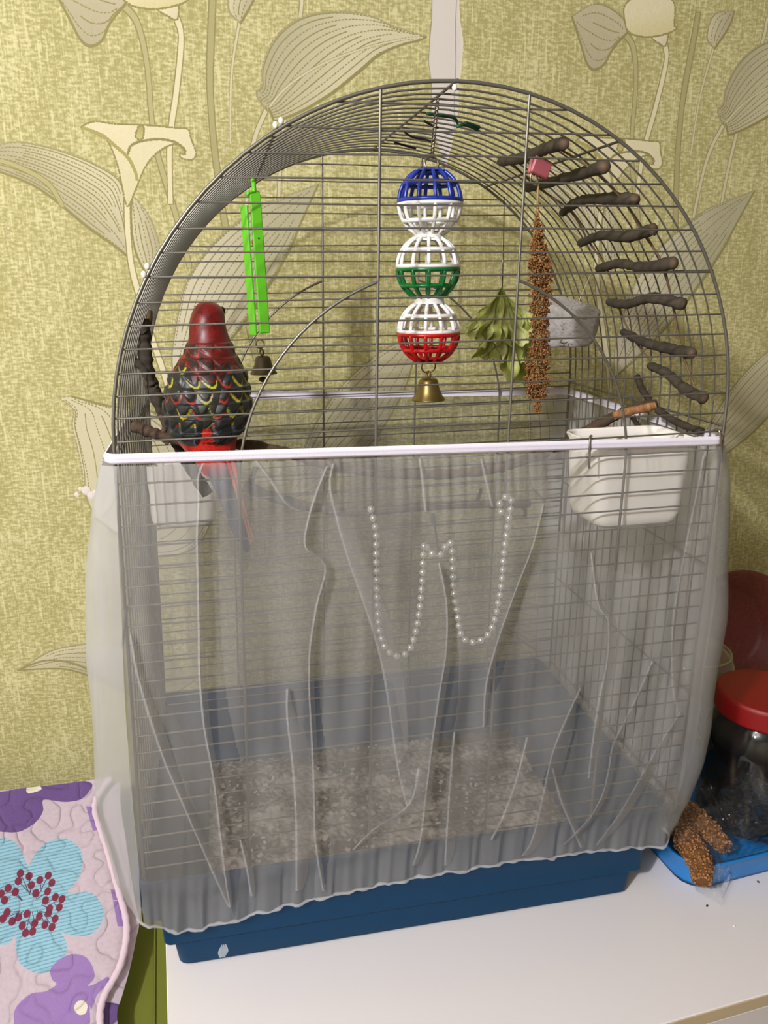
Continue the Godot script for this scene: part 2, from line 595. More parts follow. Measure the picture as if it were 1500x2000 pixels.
func room() -> void:
	var plaster := mat(hexc(214, 206, 198), 0.95)
	var back := structure("wall_back", slab(Vector3(4.1, 2.6, 0.1), Vector3(-0.05, 0.35, WALL - 0.0513)), plaster, "plastered back wall behind the cage, papered with a calla print")
	var paper := wallpaper()
	for k in range(-3, 4):
		var x0 := SEAM + REPEAT * k
		var x1 := x0 + REPEAT
		if x1 < -2.1 or x0 > 2.0:
			continue
		var b := MB.new()
		var n := 90
		var y0 := -0.95
		var y1 := 1.6
		# the paper is torn along the seam above the cage
		for j in n + 1:
			var y := lerpf(y0, y1, float(j) / n)
			var tear := smoothstep(0.76, 0.86, y) if k == 0 or k == -1 else 0.0
			var jag := 0.003 * sin(y * 41.0 + 1.0) + 0.002 * sin(y * 147.0 + k) + 0.002 * sin(y * 331.0)
			var l := x0 + (tear * (0.022 + jag) if k == 0 else 0.0)
			var r := x1 - (tear * (0.024 + jag * 0.7) if k == -1 else 0.0)
			for e in [l, r]:
				for z in [WALL, WALL - 0.0011]:
					b.add(Vector3(e, y, z), Vector2((e - x0) / REPEAT, (1.12 - y) / 1.42))
			if j:
				var i := j * 4
				b.quad(i - 4, i, i + 2, i - 2)
				b.quad(i - 3, i + 1, i, i - 4)
				b.quad(i - 2, i + 2, i + 3, i - 1)
		var s := part("wallpaper_sheet", b, paper, back)
		s.set_meta("kind", "structure")
	var crack := MB.new()
	var cp := PackedVector3Array()
	for i in 20:
		cp.append(Vector3(0.166 + 0.001 * sin(i * 1.7), lerpf(0.79, 1.3, i / 19.0), WALL - 0.001))
	crack.tube(cp, 0.0005, 4)
	part("plaster_crack", crack, mat(hexc(170, 160, 155), 0.9), back)
	var chips := MB.new()
	for q: Array in [[168, 958, 9], [150, 966, 5], [178, 967, 8], [157, 955, 4], [187, 962, 6], [17, 446, 2], [742, 330, 2]]:
		var c := P(q[0], q[1], -WALL)
		chips.ball(c, Vector3(q[2] * 0.0008, q[2] * 0.0008, 0.0008), 6)
	part("paint_chip", chips, mat(hexc(226, 216, 210), 0.9), back)
	structure("wall_left", slab(Vector3(0.1, 2.6, 3.2), Vector3(-2.15, 0.35, 1.0)), M.room_paint, "left wall of the room")
	structure("wall_right", slab(Vector3(0.1, 2.6, 3.2), Vector3(2.05, 0.35, 1.0)), M.room_paint, "right wall of the room")
	structure("wall_front", slab(Vector3(4.1, 2.6, 0.1), Vector3(-0.05, 0.35, 2.55)), M.room_paint, "wall behind the viewer")
	structure("ceiling", slab(Vector3(4.3, 0.1, 3.3), Vector3(-0.05, 1.6, 1.0)), M.ceiling_paint, "white ceiling")
	var fl := mat(hexc(104, 78, 56), 0.5)
	structure("floor", slab(Vector3(4.3, 0.1, 3.3), Vector3(-0.05, -0.9, 1.0)), fl, "brown floor of the room")

# ---------------------------------------------------------------- dresser
func dresser() -> void:
	var turn := Basis.from_euler(Vector3(0, deg_to_rad(4.2), -0.0148))
	var corner := Vector3(-0.2935, table_y(-0.2935), 0.207)
	var xf := Transform3D(turn, corner)
	var d := thing("dresser", "white dresser with a beige edge band carrying the cage and the blue tray", "dresser", Vector3(0.2, -0.85, -0.1))
	var white := mat(hexc(222, 216, 216), 0.32)
	var b := MB.new()
	b.box(Vector3(1.1, 0.016, 0.62), xf * Transform3D(Basis.IDENTITY, Vector3(0.55, -0.0082, -0.3115)), 0.0012)
	part("top", b, white, d)
	b = MB.new()
	b.box(Vector3(1.1, 0.0158, 0.0012), xf * Transform3D(Basis.IDENTITY, Vector3(0.55, -0.0082, -0.0006)), 0.0004)
	part("edge_band", b, mat(hexc(190, 172, 140), 0.45), d)
	b = MB.new()
	b.box(Vector3(1.086, 0.68, 0.58), xf * Transform3D(Basis.IDENTITY, Vector3(0.55, -0.3565, -0.314)), 0.002)
	part("body", b, white, d)
	for i in 3:
		var dr := MB.new()
		dr.box(Vector3(1.07, 0.215, 0.018), xf * Transform3D(Basis.IDENTITY, Vector3(0.55, -0.13 - 0.222 * i, -0.0135)), 0.0015)
		var f := part("drawer", dr, mat(hexc(214, 208, 206), 0.35), d)
		for s in [0.28, 0.82]:
			var kb := MB.new()
			kb.lathe(PackedVector2Array([Vector2(0.001, 0), Vector2(0.006, 0), Vector2(0.006, 0.012), Vector2(0.012, 0.018), Vector2(0.011, 0.024), Vector2(0.001, 0.026)]), xf * Transform3D(Basis(Vector3.RIGHT, PI / 2), Vector3(s, -0.13 - 0.222 * i, -0.0045)), 16)
			part("knob", kb, M.steel, f)
	# crumbs on the top
	for q: Array in [[1381, 1769], [1481, 1722], [1434, 1808]]:
		var c := T(q[0], q[1], 0.0008)
		var sd := MB.new()
		sd.ball(c, Vector3(0.0013, 0.0008, 0.0022), 5, Color.WHITE, Basis(Vector3.UP, q[0] * 0.7))
		tag(part("seed_husk", sd, mat(hexc(60, 50, 34) if q[0] != 1434 else hexc(232, 226, 222), 0.8), self), {1381: "dark seed husk on the dresser, nearest the hanging bag tip", 1481: "dark seed husk on the dresser by the right picture edge", 1434: "pale crumb on the dresser in front of the blue tray"}[q[0]], "seed husk")

# ---------------------------------------------------------------- sofa and quilt on the left
# a sloping drape: b runs down the slope (metres), a across it
func drape(a: float, b: float, lift := 0.0) -> Vector3:
	var slope := Vector3(0, -0.62, 0.78).normalized()
	var nrm := Vector3(0, 0.78, 0.62).normalized()
	var wave := 0.010 * sin(a * 16.0 + 1.0) * sin(b * 11.0) + 0.006 * sin(a * 31.0 + b * 9.0)
	return Vector3(-0.22 + a, -0.135, -0.455) + slope * b + nrm * (lift + wave * clampf(b * 10.0, 0, 1))

func on_drape(u: float, v: float) -> Vector2:
	var r := ray(u, v)
	var nrm := Vector3(0, 0.78, 0.62).normalized()
	var o := Vector3(-0.22, -0.135, -0.455)
	var p := EYE + r * ((o - EYE).dot(nrm) / r.dot(nrm))
	return Vector2(p.x + 0.22, (p - o).dot(Vector3(0, -0.62, 0.78).normalized()))

func dpts(list: Array) -> PackedVector2Array:
	var a := PackedVector2Array()
	for q: Array in list:
		a.append(on_drape(q[0], q[1]))
	return a

func sheet_between(b: MB, edge: PackedVector2Array, left: float, low: float, lift: float, thick: float, origin: Vector2, size: Vector2, nx := 60) -> void:
	# a padded sheet from x = left to a curved right-hand edge (edge points run from top to bottom)
	var ny := edge.size() - 1
	var o := b.v.size()
	for side in 2:
		for j in ny + 1:
			var e := edge[j]
			for i in nx + 1:
				var t := float(i) / nx
				var a := lerpf(left, e.x, t)
				var rim := clampf((e.x - a) / 0.012, 0.0, 1.0)
				var round_ := sqrt(1.0 - (1.0 - rim) * (1.0 - rim))
				var q := Vector2(a, e.y)
				b.add(drape(a, e.y, lift + (thick * (0.5 + 0.5 * round_) if side == 0 else thick * (0.5 - 0.5 * round_))), Vector2((q.x - origin.x) / size.x, (q.y - origin.y) / size.y))
	var half := (ny + 1) * (nx + 1)
	for j in ny:
		for i in nx:
			var p := o + j * (nx + 1) + i
			b.quad(p, p + 1, p + nx + 2, p + nx + 1)
			b.quad(p + half, p + half + nx + 1, p + half + nx + 2, p + half + 1)

func sofa_and_quilt() -> void:
	var green := mat(hexc(100, 106, 30), 0.95)
	green.rim_enabled = true
	green.rim = 0.4
	var s := thing("sofa", "olive green upholstered sofa between the wall and the white dresser, mostly under the quilt", "sofa", Vector3(-0.75, -0.85, -0.1))
	var b := MB.new()
	b.grid(func(u, v): return drape(lerpf(-0.95, -0.125, u), lerpf(0.05, 0.62, v), -0.045 - 0.02 * pow(u, 8.0)), 30, 20)
	b.grid(func(u, v):
		var p := drape(-0.125, lerpf(0.05, 0.62, u), -0.065)
		return Vector3(p.x + 0.004 * sin(v * PI), lerpf(p.y, -0.84, v), p.z), 20, 8)
	b.grid(func(u, v):
		var p := drape(lerpf(-0.95, -0.125, u), 0.62, -0.045 - 0.02 * pow(u, 8.0))
		return Vector3(p.x, lerpf(p.y, -0.84, v), p.z), 20, 8)
	part("back_cushion", b, green, s)
	var pipe := MB.new()
	var pp := PackedVector3Array()
	for i in 40:
		pp.append(drape(-0.142, lerpf(0.05, 0.60, i / 39.0), -0.058))
	pipe.tube(pp, 0.0016, 6)
	part("seam", pipe, mat(hexc(98, 102, 32), 0.95), s)
	# the quilt's printed cover, painted on its own sheet
	var origin := Vector2(-0.62, -0.05)
	var size := Vector2(0.56, 0.70)
	var w := 1120
	var h := 1400
	var pt := Painter.new(w, h, Vector2(origin.x, -origin.y), size)
	var ground := hexc(184, 168, 178)
	var pad := noise_image(21, w, h, 6, 6)
	for i in w * h:
		var g := (pad[i] - 128) * 0.00022
		pt.px[i * 3] = int(255 * (ground.r + g))
		pt.px[i * 3 + 1] = int(255 * (ground.g + g))
		pt.px[i * 3 + 2] = int(255 * (ground.b + g))
	var fl := func(list: Array) -> PackedVector2Array:
		var r := PackedVector2Array()
		for q in dpts(list):
			r.append(Vector2(q.x, -q.y))
		return r
	var purple := hexc(96, 70, 124)
	var violet := hexc(140, 110, 166)
	pt.area(smooth2(fl.call([[-30, 1560], [20, 1552], [60, 1541], [110, 1530], [150, 1529], [182, 1535], [178, 1550], [160, 1566], [130, 1571], [95, 1567], [88, 1572], [89, 1590], [75, 1612], [50, 1630], [25, 1634], [-10, 1628], [-40, 1600]]), 6, true), purple, purple.darkened(0.05), Vector2.ZERO, Vector2.ONE, 0.09)
	pt.area(smooth2(fl.call([[57, 1549], [62, 1542], [80, 1540], [86, 1546], [80, 1551], [62, 1556]]), 6, true), hexc(214, 206, 190), hexc(214, 206, 190))
	var blue := hexc(138, 180, 198)
	pt.area(smooth2(fl.call([[61, 1697], [70, 1680], [85, 1660], [105, 1645], [128, 1641], [148, 1650], [163, 1668], [165, 1690], [160, 1715], [146, 1735], [134, 1745], [150, 1748], [175, 1746], [192, 1755], [204, 1775], [206, 1795], [195, 1818], [178, 1830], [155, 1832], [135, 1828], [125, 1824], [134, 1840], [136, 1862], [128, 1880], [110, 1898], [85, 1903], [60, 1896], [42, 1880], [36, 1855], [35, 1830], [25, 1843], [8, 1848], [-20, 1835], [-40, 1790], [-20, 1765], [-40, 1720], [-30, 1670], [0, 1648], [25, 1646], [40, 1655], [52, 1675]]), 4, true), blue, blue, Vector2.ZERO, Vector2.ONE, 0.05, 0.0048)
	pt.area(smooth2(fl.call([[117, 1925], [108, 1915], [105, 1895], [125, 1875], [150, 1867], [172, 1872], [186, 1890], [190, 1912], [178, 1928], [196, 1922], [215, 1910], [216, 1920], [195, 1940], [182, 1960], [180, 2010], [150, 2060], [60, 2060], [30, 1985], [60, 1945], [95, 1938]]), 5, true), violet, violet.darkened(0.06), Vector2.ZERO, Vector2.ONE, 0.05)
	pt.area(smooth2(fl.call([[152, 1968], [158, 1958], [170, 1957], [177, 1966], [174, 1980], [163, 1984], [154, 1978]]), 6, true), hexc(214, 206, 190), hexc(214, 206, 190))
	for q: Array in [[[171, 1579], [190, 1580], [200, 1622], [185, 1628]], [[219, 1740], [232, 1742], [236, 1760], [224, 1762]], [[224, 1764], [240, 1762], [250, 1800], [250, 1812], [233, 1812]], [[190, 1925], [212, 1912], [216, 1922], [195, 1945], [184, 1975], [180, 1960]]]:
		pt.area(fl.call(q), violet, violet)
	for q: Array in [[47, 1711, 64, 1752], [63, 1716, 66, 1750], [43, 1726, 60, 1745], [67, 1733, 63, 1752], [75, 1748, 76, 1760], [83, 1723, 86, 1745], [99, 1714, 78, 1757], [106, 1728, 92, 1745], [98, 1745, 77, 1760], [94, 1762, 86, 1772], [113, 1756, 96, 1769], [126, 1760, 106, 1768], [121, 1776, 108, 1767], [102, 1778, 88, 1772], [100, 1787, 83, 1783], [113, 1798, 92, 1788], [107, 1814, 91, 1788], [93, 1809, 82, 1783], [82, 1793, 78, 1782], [73, 1806, 68, 1783], [69, 1822, 63, 1802], [55, 1825, 66, 1783], [49, 1811, 64, 1795], [42, 1795, 52, 1782], [30, 1803, 48, 1785], [13, 1798, 45, 1785], [21, 1786, 46, 1783], [17, 1763, 28, 1757], [11, 1751, 30, 1748], [24, 1740, 50, 1764], [37, 1747, 50, 1762], [58, 1788, 66, 1783]]:
		pt.line(fl.call([[q[0], q[1]], [q[2], q[3]]]), 0.0009, hexc(70, 62, 80))
		var rr := PackedVector2Array()
		var c: PackedVector2Array = fl.call([[q[0], q[1]]])
		for k in 12:
			rr.append(c[0] + Vector2(cos(TAU * k / 12.0) * 0.0049, sin(TAU * k / 12.0) * 0.0056))
		pt.area(rr, hexc(112, 34, 58), hexc(96, 28, 50))
	# quilting stitches as relief: meandering grooves
	var hb := PackedByteArray()
	hb.resize(w * h)
	var wn := noise(31, 0.011, FastNoiseLite.TYPE_SIMPLEX_SMOOTH)
	var wn2 := noise(32, 0.02, FastNoiseLite.TYPE_SIMPLEX_SMOOTH)
	for y in h:
		for x in w:
			var a := absf(wn.get_noise_2d(x, y) + 0.35 * wn2.get_noise_2d(x, y))
			hb[y * w + x] = int(255.0 * (1.0 - exp(-a * 5.5)) * 0.94)
	var qm := mat(Color.WHITE, 0.92)
	qm.albedo_texture = ImageTexture.create_from_image(pt.image())
	qm.heightmap_enabled = true
	qm.heightmap_scale = 0.26
	qm.heightmap_texture = ImageTexture.create_from_image(Image.create_from_data(w, h, false, Image.FORMAT_L8, hb))
	qm.rim_enabled = true
	qm.rim = 0.3
	var q := thing("quilt", "padded quilt with purple and blue printed flowers draped over the green sofa beside the cage", "quilt", drape(-0.35, 0.5))
	var e1 := smooth2(dpts([[222, 1524], [214, 1532], [200, 1550], [192, 1566], [190, 1588], [200, 1622], [213, 1660], [224, 1700], [236, 1745], [246, 1780], [251, 1812], [249, 1845], [240, 1885], [226, 1915], [210, 1945], [202, 1975], [203, 2010], [210, 2060]]), 5)
	var front := MB.new()
	sheet_between(front, e1, -0.60, 0.0, 0.004, 0.013, origin, size)
	part("top_layer", front, qm, q)
	var e2 := smooth2(dpts([[238, 1526], [233, 1545], [235, 1580], [242, 1625], [248, 1670], [254, 1715], [263, 1765], [269, 1800], [264, 1830], [252, 1890], [237, 1945], [228, 1975], [230, 2010], [237, 2060]]), 5)
	var under := MB.new()
	sheet_between(under, e2, -0.45, 0.0, -0.013, 0.010, origin + Vector2(0.05, 0.31), size, 24)
	part("under_layer", under, qm, q)
	var bind := MB.new()
	var bp := PackedVector3Array()
	for i in e1.size():
		bp.append(drape(e1[i].x - 0.002, e1[i].y, 0.012))
	var rad := PackedFloat32Array()
	for i in bp.size():
		rad.append(0.0055 + 0.0006 * sin(i * 1.9))
	bind.tube(bp, rad, 8)
	part("binding", bind, mat(hexc(206, 186, 198), 0.9), q)
	# a rolled back part of the sofa's top edge meets the wall
	var top := MB.new()
	top.box(Vector3(0.82, 0.53, 0.04), Transform3D(Basis.IDENTITY, Vector3(-0.757, -0.52, -0.494)), 0.015)
	part("frame", top, green, s)

# ---------------------------------------------------------------- the cage
func arch_pts(y0: float, d: float, r := 0.305, n := 44) -> PackedVector3Array:
	var a := PackedVector3Array()
	var c := Vector2(0.004, 0.473)
	for i in 7:
		a.append(C(c.x - r, lerpf(y0, c.y, i / 7.0), d))
	for i in n + 1:
		var t := PI - PI * i / n
		a.append(C(c.x + r * cos(t), c.y + r * sin(t), d))
	for i in 7:
		a.append(C(c.x + r, lerpf(c.y, y0, (i + 1) / 7.0), d))
	return a

func half_width(y: float, r := 0.305) -> float:
	return r if y <= 0.473 else sqrt(maxf(r * r - (y - 0.473) * (y - 0.473), 0.0))

func cage() -> void:
	var c := thing("bird_cage", "arched grey wire bird cage with a dark blue base tray on the white dresser", "bird cage", Vector3(-0.02, -0.124, -0.188))
	for face in 2:
		var d := 0.0 if face == 0 else DEEP
		var b := MB.new()
		b.tube(arch_pts(-0.012, d, 0.3055), 0.0017 if face == 0 else 0.0018, 8)
		part("frame_hoop", b, M.wire, c)
		for k in 39:
			var y := (38 - k) * STEP
			if y > 0.77:
				continue
			var hw := half_width(y, 0.3045)
			var z := d + (0.0016 if face == 0 else -0.0016)
			var w := PackedVector3Array()
			for i in 9:
				var x := 0.004 + hw * (i / 4.0 - 1.0)
				w.append(C(x, y + 0.0006 * sin(k * 2.1 + i * 0.8), z))
			b = MB.new()
			b.tube(w, 0.00095, 6)
			part("crossbar", b, M.wire, c)
		# two uprights up to the arch, and the arch of the door opening between them and the sides
		var cx := 0.0037
		for s in [-1.0, 1.0]:
			var x: float = cx + s * 0.0668
			b = MB.new()
			b.tube(PackedVector3Array([C(x, -0.012, d), C(x, 0.25, d), C(x, 0.473, d), C(x, 0.473 + sqrt(0.3055 * 0.3055 - 0.0668 * 0.0668), d)]), 0.0014, 8)
			part("upright", b, M.wire, c)
			var r := 0.198
			var w := PackedVector3Array()
			for i in 6:
				w.append(C(cx + s * 0.1965, lerpf(-0.012, 0.425, i / 6.0), d))
			for i in 21:
				var t := lerpf(0.0, acos(0.0668 / r), i / 20.0)
				w.append(C(cx + s * lerpf(0.1965, r, i / 20.0) * cos(t), 0.428 + r * sin(t), d))
			b = MB.new()
			b.tube(w, 0.0014, 8)
			part("door_arch", b, M.wire, c)
	for k in range(1, 18):
		var b := MB.new()
		b.tube(arch_pts(-0.006, DEEP * k / 18.0, 0.3042, 40), 0.00095, 6)
		part("hoop", b, M.wire, c)
	for s in [90.0, 59.0, 121.0, 29.0, 151.0, 0.0, 180.0]:
		var t := deg_to_rad(s)
		var x := 0.004 + 0.3062 * cos(t)
		var y := 0.473 + 0.3062 * sin(t) - (0.008 if s == 0.0 or s == 180.0 else 0.0)
		var b := MB.new()
		b.tube(PackedVector3Array([C(x, y, -0.001), C(x, y, DEEP * 0.5), C(x, y, DEEP + 0.001)]), 0.0013, 6)
		part("brace", b, M.wire, c)
	for y in [0.31, 0.15, 0.0]:
		for s in [-1.0, 1.0]:
			var b := MB.new()
			b.tube(PackedVector3Array([C(0.004 + s * 0.306, y, -0.001), C(0.004 + s * 0.306, y, DEEP + 0.001)]), 0.0013, 6)
			part("brace", b, M.wire, c)
	# loose wire end on the left side
	var st := MB.new()
	st.tube(PackedVector3Array([P(246, 1190, -0.004), P(243, 1225, -0.008), P(238, 1266, -0.010)]), 0.0014, 6)
	part("wire_end", st, M.wire, c)
	# clips and knots on the hoops
	for q: Array in [[538, 244], [549, 236], [288, 520], [281, 536], [888, 171]]:
		var k := MB.new()
		k.ball(P(q[0], q[1], -0.001), Vector3(0.0024, 0.0030, 0.0024), 6)
		part("thread_knot", k, mat(hexc(226, 222, 214), 0.8), c)
	# base tray: rings lofted from the underside up over the rim and down inside
	var ring := func(hx: float, hz: float, y: float, r: float, n := 12) -> PackedVector3Array:
		var a := PackedVector3Array()
		for q in 4:
			var sx := 1.0 if q == 0 or q == 3 else -1.0
			var sz := 1.0 if q < 2 else -1.0
			for i in n + 1:
				var t := PI / 2 * (q + float(i) / n)
				var p := Vector2(sx * (hx - r) + cos(t) * r, sz * (hz - r) + sin(t) * r)
				a.append(Vector3(-0.0205 + p.x, y - 0.0148 * (p.x - 0.02), -0.1875 + p.y))
		return a
	var rings := [[0.262, 0.174, -0.1236, 0.010], [0.270, 0.182, -0.1234, 0.012], [0.2745, 0.1865, -0.1185, 0.012], [0.2775, 0.1885, -0.0860, 0.010], [0.2800, 0.1890, -0.0848, 0.009], [0.2865, 0.1915, -0.0846, 0.008], [0.2872, 0.1920, -0.0830, 0.008],
		[0.2880, 0.1930, -0.050, 0.010], [0.3050, 0.1985, -0.042, 0.014], [0.3090, 0.2000, 0.004, 0.016], [0.3075, 0.1990, 0.0080, 0.016], [0.3045, 0.1970, 0.0080, 0.016], [0.3025, 0.1955, 0.002, 0.016], [0.2860, 0.1905, -0.020, 0.012], [0.2740, 0.1850, -0.085, 0.012], [0.270, 0.182, -0.1180, 0.012], [0.10, 0.07, -0.1182, 0.01]]
	var t := MB.new()
	var n := 0
	for q: Array in rings:
		var pts: PackedVector3Array = ring.call(q[0], q[1], q[2], q[3])
		n = pts.size()
		for p in pts:
			t.add(p)
	for j in rings.size() - 1:
		for i in n:
			var i2 := (i + 1) % n
			t.quad(j * n + i, j * n + i2, (j + 1) * n + i2, (j + 1) * n + i)
	for o: int in [0, (rings.size() - 1) * n]:
		var m := t.add(Vector3(-0.0205, -0.1236 if o == 0 else -0.1182, -0.1875))
		for i in n:
			if o == 0:
				t.tri(m, o + (i + 1) % n, o + i)
			else:
				t.tri(m, o + i, o + (i + 1) % n)
	var tray := part("base_tray", t, M.blue_tray, c)
	var tape := MB.new()
	tape.grid(func(u, v): return Vector3(-0.247 + 0.012 * (u - 0.5) * (1.0 - absf(v - 0.45)) + 0.003 * v, -0.104 + 0.018 * (v - 0.5), -0.0005 + 0.0012 * absf(sin(u * 9.0 + v * 4.0))), 10, 8)
	var tm := mat(Color(0.86, 0.9, 0.94, 0.45), 0.3)
	tm.transparency = BaseMaterial3D.TRANSPARENCY_ALPHA
	part("tape_scrap", tape, tm, tray)
	# litter on the tray's floor
	var lit := MB.new()
	var ln := noise(41, 14.0, FastNoiseLite.TYPE_SIMPLEX_SMOOTH, 3)
	var lc := noise(42, 9.0, FastNoiseLite.TYPE_SIMPLEX_SMOOTH, 4)
	var lf := noise(43, 90.0, FastNoiseLite.TYPE_SIMPLEX)
	lit.grid(func(u, v):
		var x := lerpf(-0.262, 0.228, u)
		var z := lerpf(-0.36, -0.012, v)
		return Vector3(-0.02 + (x + 0.02), -0.108 - 0.0148 * x + 0.007 * ln.get_noise_2d(x, z) + 0.0022 * lf.get_noise_2d(x * 3, z * 3), z), 150, 110, false, false,
		func(u, v):
			var x := lerpf(-0.262, 0.228, u)
			var z := lerpf(-0.36, -0.012, v)
			var f := clampf(0.5 + 1.6 * lc.get_noise_2d(x, z) + 0.5 * lf.get_noise_2d(x, z) - absf(z + 0.20 - x * 0.22) * 3.0, 0, 1)
			return lin(84, 72, 58).lerp(lin(190, 180, 172), f), true)
	tag(part("litter", lit, vmat(0.95), self, true), "brown and white crumbled litter covering the floor of the blue tray", "litter", "", "stuff")
	var fm := MultiMesh.new()
	fm.transform_format = MultiMesh.TRANSFORM_3D
	fm.use_colors = true
	var flake := MB.new()
	flake.box(Vector3(0.006, 0.0006, 0.004), Transform3D.IDENTITY, 0.0002)
	fm.mesh = flake.done()
	fm.instance_count = 600
	for i in 600:
		var x := rng.randf_range(-0.25, 0.215)
		var z := clampf(-0.20 + x * 0.22 + rng.randfn(0, 0.07), -0.35, -0.02)
		var bs := Basis.from_euler(Vector3(rng.randfn(0, 0.4), rng.randf() * TAU, rng.randfn(0, 0.4))).scaled(Vector3.ONE * rng.randf_range(0.35, 1.4))
		fm.set_instance_transform(i, Transform3D(bs, Vector3(x, -0.1035 - 0.0148 * x + rng.randf() * 0.003, z)))
		fm.set_instance_color(i, lin(196, 186, 176).lerp(lin(110, 90, 66), rng.randf()))
	var fi := MultiMeshInstance3D.new()
	fi.multimesh = fm
	fi.material_override = vmat(0.9)
	fi.name = "husk_litter"
	add_child(fi)
	tag(fi, "loose seed husks and paper shreds scattered over the litter in the blue tray", "seed husks", "", "stuff")

# ---------------------------------------------------------------- the sheer cover
func rr(hx: float, hz: float, r: float, s: float) -> Array:     # point and outward direction on a rounded rectangle, s 0..1 from the front left corner
	var lx := 2 * (hx - r)
	var lz := 2 * (hz - r)
	var la := PI / 2 * r
	var seg := [lx, la, lz, la, lx, la, lz, la]
	var t := fposmod(s, 1.0) * (2 * lx + 2 * lz + 4 * la)
	var i := 0
	while i < 7 and t > seg[i]:
		t -= seg[i]
		i += 1
	var a := hx - r
	var b := hz - r
	match i:
		0: return [Vector2(-a + t, hz), Vector2(0, 1)]
		2: return [Vector2(hx, b - t), Vector2(1, 0)]
		4: return [Vector2(a - t, -hz), Vector2(0, -1)]
		6: return [Vector2(-hx, -b + t), Vector2(-1, 0)]
	var cc: Vector2 = {1: Vector2(a, b), 3: Vector2(a, -b), 5: Vector2(-a, -b), 7: Vector2(-a, b)}[i]
	var st: float = {1: PI / 2, 3: 0.0, 5: -PI / 2, 7: PI}[i]
	var n := Vector2(cos(st - t / r), sin(st - t / r))
	return [cc + n * r, n]

func bulge(y: float) -> float:
	var ys := [-0.06, -0.045, -0.03, 0.0, 0.06, 0.11, 0.25, 0.34, 0.415, 0.45, 0.47]
	var bs := [-0.010, 0.002, 0.013, 0.022, 0.030, 0.034, 0.032, 0.025, 0.017, 0.010, 0.003]
	for i in ys.size() - 1:
		if y <= ys[i + 1]:
			var t: float = clampf((y - ys[i]) / (ys[i + 1] - ys[i]), 0, 1)
			return lerpf(bs[i], bs[i + 1], t * t * (3 - 2 * t) * 0.4 + t * 0.6)
	return 0.003

func bulge_z(y: float) -> float:                     # the front and back stand off the tray's rim
	return maxf(bulge(y) * 0.75, 0.0125 * (1.0 - smoothstep(0.0, 0.1, y)))

func hem_y(x: float, z: float) -> float:
	var f := clampf((z + 0.05) / 0.06, 0, 1)
	return lerpf(-0.045, -0.0310 - 0.27 * minf((x - 0.04) * (x - 0.04), 0.085) + 0.022 * smoothstep(0.27, 0.325, absf(x)) + 0.0015 * sin(x * 140.0) * sin(x * 37.0), f)

func cloth_front(u: float, v: float, lift := 0.0) -> Vector3:   # the point of the cloth's front that lies on this line of sight
	var d := 0.0
	var p := P(u, v, 0.0)
	for i in 3:
		d = -(0.003 + bulge_z(p.y) + lift)
		p = P(u, v, d)
	return p

